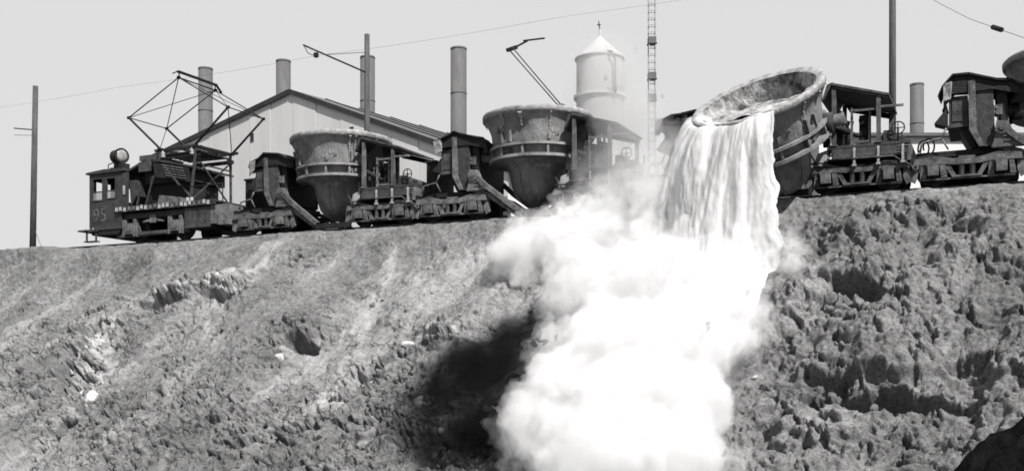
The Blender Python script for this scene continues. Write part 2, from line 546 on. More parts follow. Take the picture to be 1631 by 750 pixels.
def streak(u_top, v_top, u_bot, v_bot, w):
    t = np.clip((V - v_top) / (v_bot - v_top), 0, 1)
    c = u_top + (u_bot - u_top) * t + 0.25 * fbm(V * 0.6, V * 0.0 + 3, 2, 141)
    return np.exp(-((U - c) / (w * (0.6 + 0.8 * t))) ** 2) * sstep(v_top - 0.3, v_top + 0.8, V) * (1 - sstep(v_bot - 0.8, v_bot + 0.3, V))
st = streak(3.0, 0.4, 2.6, 6.8, 0.45) + streak(7.3, 0.6, 8.8, 9.0, 0.38) + 0.7 * streak(-1.5, 1.8, -1.4, 5.0, 0.5)
run = np.clip(run * 0.6 + st * (0.55 + 0.6 * fbm(U * 5, V * 1.5, 3, 151)), 0, 1)

nr, nc = U.shape
verts = np.stack([PX, PY, PZ], -1).reshape(-1, 3)
idx = np.arange(nr * nc).reshape(nr, nc)
quads = np.stack([idx[:-1, :-1], idx[1:, :-1], idx[1:, 1:], idx[:-1, 1:]], -1).reshape(-1, 4)
me = bpy.data.meshes.new('slag_bank')
me.vertices.add(len(verts)); me.vertices.foreach_set('co', verts.ravel())
me.loops.add(len(quads) * 4); me.loops.foreach_set('vertex_index', quads.ravel())
me.polygons.add(len(quads))
me.polygons.foreach_set('loop_start', np.arange(0, len(quads) * 4, 4))
me.polygons.foreach_set('use_smooth', np.ones(len(quads), bool))
me.update(calc_edges=True)
for nm, arr in (('ash', np.clip(ash, 0, 1)), ('dust', run), ('coarse', np.clip(brk + right, 0, 1))):
    at = me.attributes.new(nm, 'FLOAT', 'POINT')
    at.data.foreach_set('value', arr.astype(np.float32).ravel())

mt = bpy.data.materials.new('slag_bank_surface')
mt.use_nodes = True
t = mt.node_tree
b = t.nodes['Principled BSDF']
b.inputs['Roughness'].default_value = 0.9
b.inputs['Specular IOR Level'].default_value = 0.2
tc = nd(t, 'ShaderNodeTexCoord')
def noise(scale, detail=6, rough=0.6):
    n = nd(t, 'ShaderNodeTexNoise')
    n.inputs['Scale'].default_value = scale
    n.inputs['Detail'].default_value = detail
    n.inputs['Roughness'].default_value = rough
    t.links.new(tc.outputs['Object'], n.inputs['Vector'])
    return n.outputs[0]
def ramp(src, p0, v0, p1, v1):
    r = nd(t, 'ShaderNodeMapRange')
    r.inputs[1].default_value = p0; r.inputs[2].default_value = p1
    r.inputs[3].default_value = v0; r.inputs[4].default_value = v1
    t.links.new(src, r.inputs[0])
    return r.outputs[0]
def mth(op, a, c):
    n = nd(t, 'ShaderNodeMath', operation=op)
    for i, q in enumerate((a, c)):
        if isinstance(q, (int, float)): n.inputs[i].default_value = q
        else: t.links.new(q, n.inputs[i])
    return n.outputs[0]
def attr(nm):
    a = nd(t, 'ShaderNodeAttribute'); a.attribute_name = nm
    return a.outputs['Fac']
val = ramp(noise(0.45, 5), 0.3, 0.084, 0.7, 0.17)
val = mth('MULTIPLY', val, ramp(noise(6, 8, 0.7), 0.28, 0.55, 0.72, 1.45))
val = mth('MULTIPLY', val, ramp(noise(38, 4, 0.7), 0.3, 0.60, 0.7, 1.40))
val = mth('MULTIPLY', val, ramp(noise(95, 2, 0.7), 0.3, 0.75, 0.7, 1.25))
val = mth('MULTIPLY', val, ramp(noise(13, 5, 0.75), 0.36, 0.45, 0.5, 1.0))
val = mth('ADD', val, mth('MULTIPLY', attr('dust'), 0.13))
mixn = nd(t, 'ShaderNodeMix'); mixn.data_type = 'FLOAT'
t.links.new(mth('MULTIPLY', attr('ash'), ramp(noise(9, 6, 0.65), 0.35, 0.45, 0.6, 1.0)), mixn.inputs[0])
t.links.new(val, mixn.inputs[2]); mixn.inputs[3].default_value = 0.46
t.links.new(mixn.outputs[0], b.inputs['Base Color'])
bp = nd(t, 'ShaderNodeBump'); bp.inputs['Strength'].default_value = 0.9; bp.inputs['Distance'].default_value = 0.06
t.links.new(mth('ADD', noise(16, 8, 0.7), mth('MULTIPLY', noise(55, 3, 0.6), 0.35)), bp.inputs['Height'])
t.links.new(bp.outputs[0], b.inputs['Normal'])
me.materials.append(mt)
bank = link('slag_bank', me)
tag(bank, 'steep lumpy grey bank of dumped slag below the train', 'bank', kind='structure')

M['ground'] = mat('yard_ground', 0.04, 0.1, 0.8, 0.95, 0.0, 0.8, 8)
def sheet(name, x0, x1, y0, y1, z, n=40):
    rnd = random.Random(3)
    xs_ = [x0 + (x1 - x0) * i / n for i in range(n + 1)]
    ys_ = [y0 + (y1 - y0) * i / n for i in range(n + 1)]
    vs = [(x, y, z + (rnd.uniform(-0.05, 0.0) if 0 < i < n and 0 < j < n else 0)) for j, y in enumerate(ys_) for i, x in enumerate(xs_)]
    fs = [(j * (n + 1) + i, j * (n + 1) + i + 1, (j + 1) * (n + 1) + i + 1, (j + 1) * (n + 1) + i) for j in range(n) for i in range(n)]
    return link(name, MB().add(vs, fs, True).mesh(name, M['ground']))
tag(sheet('yard_ground', -900, 900, 2.0, 1500, -0.26), 'flat cinder ground of the yard behind the track', 'ground', kind='structure')
tag(sheet('foreground_ground', -900, 900, -600, -10.2, TOE_Z - 0.06), 'flat ground at the foot of the slag bank', 'ground', kind='structure')
#@@TRACK
# ------------------------------------------------------------------ track
track = link('railway_track', None)
tag(track, 'dump track along the crest of the slag bank', 'track', kind='structure')
for sy in (-0.72, 0.72):
    part('rail', 'rail', lambda: MB().bx(-60, 60, -0.035, 0.035, -0.03, 0).bx(-60, 60, -0.012, 0.012, -0.115, -0.03).bx(-60, 60, -0.07, 0.07, -0.135, -0.115), 'rail', track, (6, sy, 0))
rs = random.Random(11)
x = -32.0
while x < 42:
    part('sleeper', 'sleeper', lambda: MB().bx(-0.11, 0.11, -1.25, 1.25, -0.09, 0.0).jitter(0.012, 4), 'sleeper', track,
         (x, rs.uniform(-0.08, 0.05), -0.137), (0, 0, R(rs.uniform(-2.5, 2.5))))
    x += rs.uniform(0.58, 0.68)
#@@CARS
# ------------------------------------------------------------------ slag cars
WR = 0.40
def bogie(parent, x):
    def frame():
        b = MB()
        for s in (-1, 1):
            y0, y1 = (s * 1.12, s * 0.98) if s < 0 else (s * 0.98, s * 1.12)
            # arched cast side frame: top member with drooping ends, pedestal legs, tie bar
            b.prism([(-1.32, 0.52), (-1.28, 0.70), (-0.75, 0.76), (-0.35, 0.66), (0.35, 0.66), (0.75, 0.76), (1.28, 0.70), (1.32, 0.52), (0.7, 0.55), (0.30, 0.50), (-0.30, 0.50), (-0.7, 0.55)], y0, y1)
            for q in (-1, 1):
                for dx in (-0.22, 0.22):
                    xx = q * 0.82 + dx
                    b.prism([(xx - 0.06, 0.60), (xx + 0.06, 0.60), (xx + 0.09 + 0.04 * np.sign(dx), 0.17), (xx - 0.05 + 0.04 * np.sign(dx), 0.17)], y0 + 0.01, y1 - 0.01)
                # slanting truss legs towards the spring plank
                b.beam((q * 0.52, (y0 + y1) / 2, 0.60), (q * 0.30, (y0 + y1) / 2, 0.20), 0.11, 0.09, (0, 1, 0))
            b.bx(-1.15, 1.15, y0 + 0.03, y1 - 0.03, 0.12, 0.165)
            b.bx(-0.36, 0.36, y0 - 0.02, y1 + 0.02, 0.165, 0.21)
        b.bx(-0.20, 0.20, -0.97, 0.97, 0.50, 0.74)
        b.bx(-0.28, 0.28, -0.96, 0.96, 0.20, 0.28)
        return b.jitter(0.008, 9)
    f = part('bogie', 'bogie', frame, 'cast', parent, (x, 0, 0))
    for q in (-1, 1):
        part('axle', 'axle', lambda: MB().tube((0, -1.08, 0), (0, 1.08, 0), 0.065, 10), 'dark', f, (q * 0.82, 0, WR))
        for s in (-1, 1):
            part('wheel', 'wheel', lambda: MB().lathe([(0.10, 0.06), (0.14, 0.075), (0.30, 0.02), (0.35, 0.055), (WR, 0.06), (WR + 0.005, -0.045), (WR + 0.04, -0.05), (WR + 0.035, -0.075), (0.33, -0.07), (0.12, -0.03), (0.10, 0.06)], 28), 'wheel', f, (q * 0.82, s * 0.755, WR), (R(90 * (1 if s < 0 else -1)), 0, 0))
            part('journal_box', 'journal', lambda: MB().bx(-0.14, 0.14, -0.09, 0.09, -0.14, 0.14).prism([(-0.11, -0.15), (0.11, -0.15), (0.13, 0.10), (0, 0.13), (-0.13, 0.10)], -0.13, -0.09).bx(-0.17, 0.17, -0.05, 0.07, 0.14, 0.20), 'cast', f, (q * 0.82, s * 1.11, WR - 0.02), (0, 0, 0 if s < 0 else math.pi))
        # brake hanger with shoe, hung outside each wheel
        part('brake_hanger', 'brake', lambda: MB().prism([(-0.05, 0.30), (0.07, 0.30), (0.16, -0.22), (0.02, -0.30), (-0.06, -0.10)], -0.05, 0.05).beam((0.0, 0, 0.28), (-0.14, 0, 0.34), 0.07, 0.06), 'cast', f, (q * 1.25, -1.0, 0.38), (0, 0, 0 if q > 0 else math.pi))
    for s in (-1, 1):
        for dx in (-0.13, 0.13):
            def spring():
                b = MB()
                for k in range(5):
                    b.lathe([(0.055, -0.02 + k * 0.055), (0.085, 0.0 + k * 0.055), (0.055, 0.02 + k * 0.055)], 12)
                return b.tube((0, 0, -0.02), (0, 0, 0.26), 0.045, 8)
            part('spring', 'spring', spring, 'cast', f, (dx, s * 1.05, 0.235))
    return f

POT3_ROT = (R(32), R(-12), 0)
POT3 = tuple(Vector((2.60, -2.85, 2.42)) - __import__('mathutils').Euler(POT3_ROT).to_matrix() @ Vector((0, 0, 1.25)))
POT_ZC = 2.0     # height of the trunnions that the pot geometry is built around
def pot(parent, tilted=False):
    prof = [(1.74, 3.27), (1.80, 3.25), (1.82, 3.20), (1.81, 3.09), (1.77, 3.06), (1.71, 3.02), (1.62, 2.86), (1.55, 2.66), (1.505, 2.42), (1.475, 2.16), (1.40, 1.98), (1.32, 1.80), (1.12, 1.66), (0.93, 1.55), (0.89, 1.35), (0.83, 1.05), (0.72, 0.76), (0.55, 0.53), (0.30, 0.38), (0.0, 0.34)]
    inner = [(1.60, 3.22), (1.55, 3.0), (1.46, 2.75), (1.38, 2.4), (1.30, 2.1), (1.10, 1.7), (0.80, 1.35), (0.66, 1.0), (0.40, 0.66), (0.0, 0.55)]
    def bowl():
        b = MB().lathe([(r, z - POT_ZC) for r, z in prof[4:]], 64)
        # dents and scale on the bowl
        for i, (x, y, z) in enumerate(b.v):
            a = math.atan2(y, x); r = math.hypot(x, y)
            d = 0.018 * math.sin(a * 5 + z * 3) + 0.012 * math.sin(a * 11 + z * 7 + 2)
            if r > 0.01: b.v[i] = (x * (1 + d / r), y * (1 + d / r), z)
        return b
    p = part('slag_pot', 'pot', bowl, 'pot', parent)
    def rim():
        b = MB().lathe([(r, z - POT_ZC) for r, z in [(1.58, 3.20)] + prof[0:4] + [(1.765, 3.055), (1.70, 3.05)]], 96)
        for i, (x, y, z) in enumerate(b.v):
            a = math.atan2(y, x)
            b.v[i] = (x, y, z + 0.008 * math.sin(a * 9 + 1) + 0.004 * math.sin(a * 23) + 0.003 * math.sin(a * 41 + 2))
        return b
    part('rim', 'rim', rim, 'rim', p)
    def lining():
        b = MB().lathe([(r, z - POT_ZC) for r, z in inner], 64)
        rr = random.Random(5)
        for i, (x, y, z) in enumerate(b.v):
            a = math.atan2(y, x); r = math.hypot(x, y)
            if r > 0.05:
                d = 0.05 * math.sin(a * 4 + z * 5) + 0.03 * math.sin(a * 13 - z * 6) + rr.uniform(-0.02, 0.02)
                b.v[i] = (x * (1 - abs(d) / r), y * (1 - abs(d) / r), z)
        return b
    part('slag_lining', 'lining', lining, 'crust', p)
    def ring():
        b = MB()
        b.lathe([(1.42, 2.17 - POT_ZC), (1.60, 2.17 - POT_ZC), (1.60, 2.09 - POT_ZC), (1.41, 2.09 - POT_ZC)], 64, smooth=False)
        b.lathe([(1.41, 2.09 - POT_ZC), (1.40, 1.82 - POT_ZC)], 64)
        b.lathe([(1.30, 1.83 - POT_ZC), (1.58, 1.82 - POT_ZC), (1.58, 1.73 - POT_ZC), (1.0, 1.73 - POT_ZC)], 64, smooth=False)
        return b
    r = part('support_ring', 'ring', ring, 'pot', p)
    for k in range(12):
        a = 2 * math.pi * (k + 0.5) / 12
        part('ring_rib', 'ringrib', lambda: MB().bx(1.395, 1.56, -0.035, 0.035, -0.135, 0.135), 'pot', p, (0, 0, 1.955 - POT_ZC), (0, 0, a))
    for k in range(4):
        a = 2 * math.pi * (k + 0.5) / 4 + 0.15
        part('lifting_lug', 'lug', lambda: MB().bx(1.50, 1.60, -0.20, -0.14, -0.20, 0.16).bx(1.50, 1.60, 0.14, 0.20, -0.20, 0.16).bx(1.49, 1.55, -0.14, 0.14, -0.20, -0.10), 'pot', p, (0, 0, 2.40 - POT_ZC), (0, 0, a))
        part('ring_boss', 'boss', lambda: MB().tube((1.39, -0.09, 0), (1.52, -0.09, 0), 0.07, 10).tube((1.39, 0.09, 0), (1.52, 0.09, 0), 0.07, 10).bx(1.39, 1.46, -0.2, 0.2, -0.10, 0.10), 'cast', p, (0, 0, 1.955 - POT_ZC), (0, 0, a - 0.05))
    for k in range(8):
        a = 2 * math.pi * k / 8
        part('seam_rib', 'seam', lambda: MB().prism([(0.86, -0.48), (0.965, -0.44), (0.93, -0.66), (0.87, -0.96), (0.77, -1.25), (0.60, -1.49), (0.55, -1.44), (0.70, -1.22), (0.80, -0.96)], -0.022, 0.022), 'pot', p, (0, 0, 0), (0, 0, a + 0.1))
    for k, (a, z, sc) in enumerate([(-2.35, 0.78, 1.0), (-1.2, 0.5, 0.6), (1.2, 0.7, 1.0)]):
        def splash():
            rr = random.Random(3)
            b = MB()
            for q in range(7):
                b.box((rr.uniform(-0.04, 0.03), rr.uniform(-0.16, 0.16), rr.uniform(-0.18, 0.16)), (0.07, rr.uniform(0.06, 0.16), rr.uniform(0.06, 0.2)), (rr.uniform(-.5, .5), 0.2, 0))
            return b.jitter(0.02, 6)
        rad = 1.60 if z > 0.6 else 1.50
        part('slag_splash', 'splash', splash, 'rim', p, (rad * math.cos(a), rad * math.sin(a), z), (0, 0, a))
    rq = random.Random(15)
    for k in range(14):
        a = rq.uniform(0, 6.28); ln = rq.uniform(0.15, 0.75); wd = rq.uniform(0.03, 0.07)
        def run(ln=ln, wd=wd, k=k):
            b = MB(); n = 7
            for i in range(n):
                t0, t1 = i / n, (i + 1) / n
                r0, r1 = [np.interp(1.05 - q * ln, [0.1, 0.4, 0.66, 0.86, 1.02, 1.06], [1.47, 1.51, 1.56, 1.63, 1.72, 1.78]) for q in (t0, t1)]
                w = wd * (1 - 0.6 * t0) * rq.uniform(0.8, 1.3)
                b.beam((r0 + 0.015, rq.uniform(-.012, .012), 1.05 - t0 * ln), (r1 + 0.015, 0, 1.05 - t1 * ln), w * 1.6, w, (1, 0, 0))
            return b
        part('slag_run', 'run%d' % k, run, 'crust', p, (0, 0, 0), (0, 0, a))
    for s in (-1, 1):
        part('trunnion', 'trunnion', lambda: MB().tube((1.38, 0, 0), (2.0, 0, 0), 0.16, 16).tube((1.38, 0, 0), (1.6, 0, 0), 0.26, 16), 'cast', p, (0, 0, -0.05), (0, 0, 0 if s > 0 else math.pi))
    if tilted:
        p.location = POT3
        p.rotation_euler = POT3_ROT
    else:
        p.location = (2.65, 0, POT_ZC)
    return p

def slag_car(x0, label, tilted=False, seed=0, rotpot=0.0):
    car = link('slag_car', None, None, (x0, 0, 0))
    tag(car, label, 'slag car', 'slag cars coupled in the train')
    rr = random.Random(seed)
    bogie(car, 0.0)
    bogie(car, 4.95)
    # low drop frame carrying both ends
    part('underframe', 'under', lambda: MB()
         .bx(-1.25, 1.15, -0.80, 0.80, 0.77, 0.92)
         .beam((-1.2, -0.5, 0.72), (-1.55, -0.5, 0.72), 0.25, 0.22).beam((-1.2, 0.5, 0.72), (-1.42, 0.5, 0.72), 0.25, 0.22)
         .bx(-1.40, -1.25, -1.05, 1.05, 0.58, 0.86), 'dark', car)
    part('underframe', 'underb', lambda: MB().bx(3.75, 6.12, -0.80, 0.80, 0.77, 0.92).bx(6.10, 6.25, -1.05, 1.05, 0.58, 0.86), 'dark', car)
    for s in (-1, 1):
        part('drop_beam', 'drop%d' % s, lambda: MB()
             .beam((0.85, s * 1.06, 1.40), (1.25, s * 1.10, 1.02), 0.16, 0.15).beam((1.25, s * 1.10, 1.02), (2.45, s * 1.14, 0.14), 0.16, 0.15), 'cast', car)
        part('drop_beam', 'dropb%d' % s, lambda: MB()
             .beam((0.70, s * 0.94, 0.92), (1.30, s * 0.96, 0.72), 0.14, 0.13).beam((1.30, s * 0.96, 0.72), (2.35, s * 0.98, 0.02), 0.14, 0.13), 'cast', car)
        part('centre_sill', 'csill%d' % s, lambda: MB().bx(2.30, 3.75, s * 1.06 - 0.09, s * 1.06 + 0.09, -0.03, 0.14).beam((3.70, s * 1.06, 0.06), (3.95, s * 0.75, 0.84), 0.12, 0.12), 'dark', car)
    part('gap_blocker', 'gapblock', lambda: MB().bx(-1.15, 1.15, 0.25, 0.45, 0.10, 0.76), 'dark', car)  # plain dark slab added to block bright sky showing through under the bogie
    part('gap_blocker', 'gapblock', lambda: None, 'dark', car, (4.95, 0, 0))
    part('coupler', 'coupler', lambda: MB().bx(-0.22, 0.20, -0.12, 0.12, -0.12, 0.12).bx(0.12, 0.24, -0.20, 0.16, -0.15, 0.15), 'dark', car, (6.32, 0, 0.62))
    # end stand at the left: tapered gear housing, motor box, shield towards the pot, hood
    part('gear_stand', 'gstand', lambda: MB()
         .prism([(0.05, 2.62), (0.62, 2.62), (0.66, 1.5), (0.70, 0.93), (0.28, 0.93), (0.06, 1.35)], -1.00, -0.55)
         .prism([(0.05, 2.62), (0.62, 2.62), (0.66, 1.5), (0.70, 0.93), (0.28, 0.93), (0.06, 1.35)], 0.55, 1.00)
         .bx(0.10, 0.60, -0.54, 0.54, 0.95, 2.55), 'steel', car)
    part('stand_flange', 'gflange', lambda: MB().prism([(0.03, 2.66), (0.20, 2.66), (0.24, 1.40), (0.42, 0.93), (0.30, 0.93), (0.06, 1.38)], -1.07, -1.003), 'cast', car)
    part('motor_box', 'motor', lambda: MB().bx(-0.44, 0.02, -0.92, 0.9, 1.58, 2.32).bx(-0.47, 0.04, -0.95, 0.92, 1.50, 1.57).bx(-0.36, -0.06, -0.945, -0.921, 1.66, 2.24), 'steel', car)
    part('chute', 'chute', lambda: MB().prism([(-0.20, 1.49), (0.02, 1.49), (0.22, 0.95), (0.10, 0.93)], -0.85, 0.85), 'dark', car)
    part('bearing_bracket', 'bearing', lambda: MB()
         .prism([(0.70, 1.55), (0.98, 1.52), (1.18, 1.05), (1.38, 0.86), (0.58, 0.86), (0.66, 1.1)], -1.10, -0.95)
         .tube((0.84, -1.16, 1.36), (0.84, -0.92, 1.36), 0.17, 14).tube((0.84, -1.19, 1.36), (0.84, -1.16, 1.36), 0.08, 10)
         .bx(0.86, 1.10, -1.13, -1.10, 1.12, 1.16).bx(0.90, 1.16, -1.13, -1.10, 1.00, 1.04), 'cast', car)
    part('conduit_box', 'conduit', lambda: MB().bx(0.64, 0.84, -0.97, -0.80, 1.72, 1.98).tube((0.74, -0.99, 1.79), (0.74, -0.97, 1.79), 0.06, 10).tube((0.74, -0.99, 1.91), (0.74, -0.97, 1.91), 0.06, 10).tube((0.74, -0.9, 1.6), (0.74, -0.9, 1.72), 0.03, 6), 'cast', car)
    part('heat_shield', 'shield', lambda: MB()
         .prism([(0.66, 2.50), (0.94, 2.38), (0.96, 1.60), (0.94, 1.02), (0.72, 0.95), (0.82, 1.60)], -0.90, 0.95)
         .jitter(0.02, 8), 'dark', car)
    hp = {0: [(-0.60, 2.36), (-0.50, 2.62), (-0.22, 2.72), (0.10, 2.92), (0.36, 2.86), (0.78, 2.78), (1.12, 2.62), (1.42, 2.56), (1.46, 2.30)],
          1: [(-0.55, 2.40), (-0.58, 2.60), (-0.20, 2.76), (0.12, 2.92), (0.34, 2.80), (0.85, 2.66), (1.18, 2.60), (1.42, 2.48), (1.45, 2.22)],
          2: [(-0.80, 2.30), (-0.74, 2.52), (-0.30, 2.66), (0.05, 2.72), (0.40, 2.78), (0.72, 2.70), (0.95, 2.50), (1.10, 2.1), (1.05, 1.8)],
          3: [(-0.60, 2.35), (-0.56, 2.66), (-0.36, 2.90), (0.05, 2.93), (0.42, 2.82), (0.72, 2.66), (1.05, 2.62), (1.45, 2.50), (1.50, 2.0)]}[seed]
    def hood():
        # a bent sheet cut in strips across the car so that its edges stay ragged
        b = MB()
        ys_ = np.linspace(-1.12, 1.05, 9)
        r2 = random.Random(seed + 40)
        offs = [[(r2.uniform(-0.05, 0.05), r2.uniform(-0.055, 0.055)) for _ in hp] for _ in ys_]
        pts, fs = [], []
        n = len(hp)
        for layer in (0, -0.05):
            for j, yy in enumerate(ys_):
                for i, (x, z) in enumerate(hp):
                    x = min(x, 2.56 - math.sqrt(max(0.0, 1.66 ** 2 - yy * yy))) if not tilted else x
                    pts.append((x + offs[j][i][0] * (2.2 if i in (0, n - 1) else 1), yy + r2.uniform(-0.02, 0.02), z + layer + offs[j][i][1] * (2.5 if i in (0, n - 1) else 1) - 0.05 * abs(j - 4) / 4))
        m = len(ys_)
        for L0 in (0, 1):
            o = L0 * m * n
            for j in range(m - 1):
                for i in range(n - 1):
                    fs.append((o + j * n + i, o + j * n + i + 1, o + (j + 1) * n + i + 1, o + (j + 1) * n + i))
        o = m * n
        for i in range(n - 1):
            for j in (0, m - 1):
                fs.append((j * n + i, j * n + i + 1, o + j * n + i + 1, o + j * n + i))
        for j in range(m - 1):
            for i in (0, n - 1):
                fs.append((j * n + i, (j + 1) * n + i, o + (j + 1) * n + i, o + j * n + i))
        return b.add(pts, fs)
    part('hood', 'hood%d' % seed, hood, 'hood', car)
    part('hood_cheek', 'cheek%d' % seed, lambda: MB().prism([(p[0] * 0.96 + 0.02, p[1] - 0.06) for p in hp[1:-1]] + [(1.25, 2.2), (0.62, 2.38), (-0.42, 2.36)], -1.04, -1.0).jitter(0.012, seed), 'dark', car)
    part('hood_flap', 'flap%d' % seed, lambda: MB().prism([(hp[1][0] - 0.02, hp[1][1] - 0.02), (hp[1][0] + 0.20, hp[1][1] + 0.0), (hp[0][0] + 0.20, 2.22), (hp[0][0] + 0.02, 2.06 + 0.1 * seed % 0.2)], -1.13, -1.06).jitter(0.03, seed + 3), 'flap', car)
    part('side_baffle', 'baffle', lambda: MB().prism([(-0.48, 2.05), (-0.48, 1.55), (-0.80, 1.66)], -0.9, -0.4), 'dark', car)
    for k, (xx, zz) in enumerate([(-1.10, 1.0), (-0.95, 1.0)]):
        part('air_hose', 'hose%d' % k, lambda: MB().path([(xx + 0.14 * math.cos(q), -0.35 - 0.25 * k, 1.12 + 0.22 * math.sin(q)) for q in np.linspace(-1.2, 3.6, 12)], 0.025, 6), 'dark', car)
    part('hand_rail', 'lrail', lambda: MB().path([(-1.15, -0.95, 0.9), (-1.1, -0.95, 1.16), (-0.62, -0.95, 1.24), (-0.5, -0.95, 1.5)], 0.03, 6).path([(-0.62, -0.95, 1.24), (-0.45, -0.95, 0.93)], 0.025, 6), 'cast', car)
    if seed < 2:
        part('resistor_cabinet', 'rescab', lambda: MB().bx(-1.22, -0.86, -0.55, 0.7, 0.92, 2.02).bx(-1.26, -0.82, -0.6, 0.75, 2.02, 2.08).bx(-1.23, -1.20, -0.4, 0.5, 1.1, 1.9), 'dark', car)
    # operator's end at the right: deck, lockers, canopy, controller frame
    part('deck', 'deck', lambda: MB().bx(4.18, 6.32, -1.18, 1.1, 1.16, 1.24).bx(4.2, 6.28, -1.10, -1.02, 0.98, 1.155).bx(4.2, 6.28, 0.95, 1.03, 0.98, 1.155), 'steel', car)
    for k in range(3):
        xx = 4.30 + k * 0.62
        part('locker_panel', 'locker', lambda: MB().bx(0, 0.56, -0.06, 0, 0.0, 0.28).bx(0.03, 0.53, -0.075, -0.061, 0.03, 0.25), 'steel', car, (xx, -1.115, 0.865))
        part('deck_strut', 'strut', lambda: MB().bx(-0.03, 0.03, -0.05, 0.02, -0.47, 0.0).bx(-0.05, 0.05, -0.08, 0.03, -0.50, -0.44), 'pale', car, (xx + 0.60, -1.16, 1.14))
    part('louvre_box', 'louvre', lambda: [b for b in [MB().bx(6.17, 6.34, -1.1, -0.3, 0.72, 1.15)]][0].bx(6.0, 6.36, -1.20, -1.185, 1.08, 1.12).bx(6.0, 6.36, -1.20, -1.185, 1.0, 1.03).bx(6.0, 6.36, -1.20, -1.185, 0.92, 0.95), 'cast', car)
    part('canopy', 'canopy', lambda: MB().prism([(4.22, 2.93), (4.34, 2.97), (5.80, 2.53), (5.80, 2.47), (4.34, 2.90)], -1.22, 1.15).prism([(4.18, 2.94), (4.34, 2.99), (4.10, 2.55), (4.04, 2.50)], -1.22, 1.15), 'steel', car)
    part('canopy_valance', 'valance', lambda: MB().prism([(4.36, 2.89), (5.74, 2.47), (5.70, 2.33), (4.50, 2.66)], 1.08, 1.12), 'dark', car)
    part('canopy_valance', 'valanceb', lambda: MB().prism([(4.34, 2.88), (5.76, 2.46), (5.76, 2.42), (4.34, 2.84)], -1.20, -1.16), 'dark', car)
    for xx, yy, zt in ((4.36, -1.12, 2.86), (4.36, 1.02, 2.86), (5.52, -1.12, 2.5), (5.66, 1.02, 2.45)):
        part('canopy_post', 'cpost%.2f' % zt, lambda: MB().bx(-0.055, 0.055, -0.055, 0.055, 1.24, zt).bx(-0.09, 0.09, -0.09, 0.09, 1.24, 1.28), 'cast', car, (xx, yy, 0))
    part('canopy_arm', 'carm', lambda: MB().beam((5.5, -1.1, 2.22), (6.15, -1.1, 2.20), 0.05, 0.06).beam((4.9, -1.1, 2.17), (5.5, -1.1, 2.17), 0.04, 0.05), 'cast', car)
    part('controller_frame', 'cframe', lambda: MB().bx(4.78, 4.84, -1.02, -0.94, 1.24, 2.28).bx(5.26, 5.31, -1.02, -0.94, 1.24, 2.26).bx(4.84, 5.26, -1.02, -0.94, 2.18, 2.24).bx(4.84, 5.26, -1.02, -0.94, 1.30, 1.36), 'cast', car)
    part('controller', 'ctrl', lambda: MB().bx(4.98, 5.22, -0.8, -0.4, 1.24, 2.1).tube((5.1, -0.86, 1.95), (5.1, -0.8, 1.95), 0.13, 14).tube((5.1, -0.86, 1.62), (5.1, -0.8, 1.62), 0.11, 14).tube((5.1, -0.9, 1.4), (5.1, -0.8, 1.4), 0.08, 10).beam((5.0, -0.88, 1.78), (5.24, -0.88, 2.05), 0.04, 0.04), 'dark', car)
    part('winch', 'winch', lambda: MB().tube((5.75, -0.75, 1.42), (5.75, 0.5, 1.42), 0.20, 16).bx(5.45, 6.15, -0.9, 0.7, 1.24, 1.33).tube((6.05, -0.6, 1.36), (6.05, 0.4, 1.36), 0.14, 12).bx(5.62, 5.88, -0.92, -0.76, 1.24, 1.60), 'steel', car)
    for dx, z1 in ((4.55, 1.9), (5.95, 1.9)):
        part('guard_rail', 'guard%.1f' % dx, lambda: MB().bx(dx - 0.02, dx + 0.02, 0.85, 0.89, 1.24, z1), 'cast', car)
    part('hand_wheel', 'hwheel', lambda: MB().path([(6.0 + 0.17 * math.cos(q), -1.0, 1.62 + 0.17 * math.sin(q)) for q in np.linspace(0, 6.283, 15)], 0.018, 5).tube((5.83, -1.0, 1.62), (6.17, -1.0, 1.62), 0.014, 5).tube((6.0, -1.0, 1.45), (6.0, -1.0, 1.79), 0.014, 5).tube((6.0, -0.98, 1.24), (6.0, -0.98, 1.62), 0.03, 6), 'dark', car)
    for k in range(3):
        part('lever', 'lever', lambda: MB().tube((0, 0, 0), (0.10, 0, 0.62), 0.018, 5).tube((0.10, 0, 0.62), (0.115, 0, 0.72), 0.032, 6), 'cast', car, (4.52 + 0.09 * k, -0.9 + 0.05 * k, 1.24))
    part('air_pipe', 'airpipe', lambda: MB().path([(3.7, -1.15, 0.80), (4.1, -1.19, 0.80), (4.2, -1.21, 0.86), (5.9, -1.21, 0.84), (6.1, -1.19, 0.70), (6.35, -1.1, 0.55)], 0.028, 6).path([(6.35, -1.1, 0.55), (6.44, -1.1, 0.38), (6.52, -1.1, 0.5)], 0.03, 6), 'steel', car)
    part('chain', 'chain', lambda: MB().path([(3.75 + q * 0.55, -1.17, 1.05 - 0.35 * math.sin(q * 3.14)) for q in np.linspace(0, 1, 10)], 0.022, 5), 'steel', car)
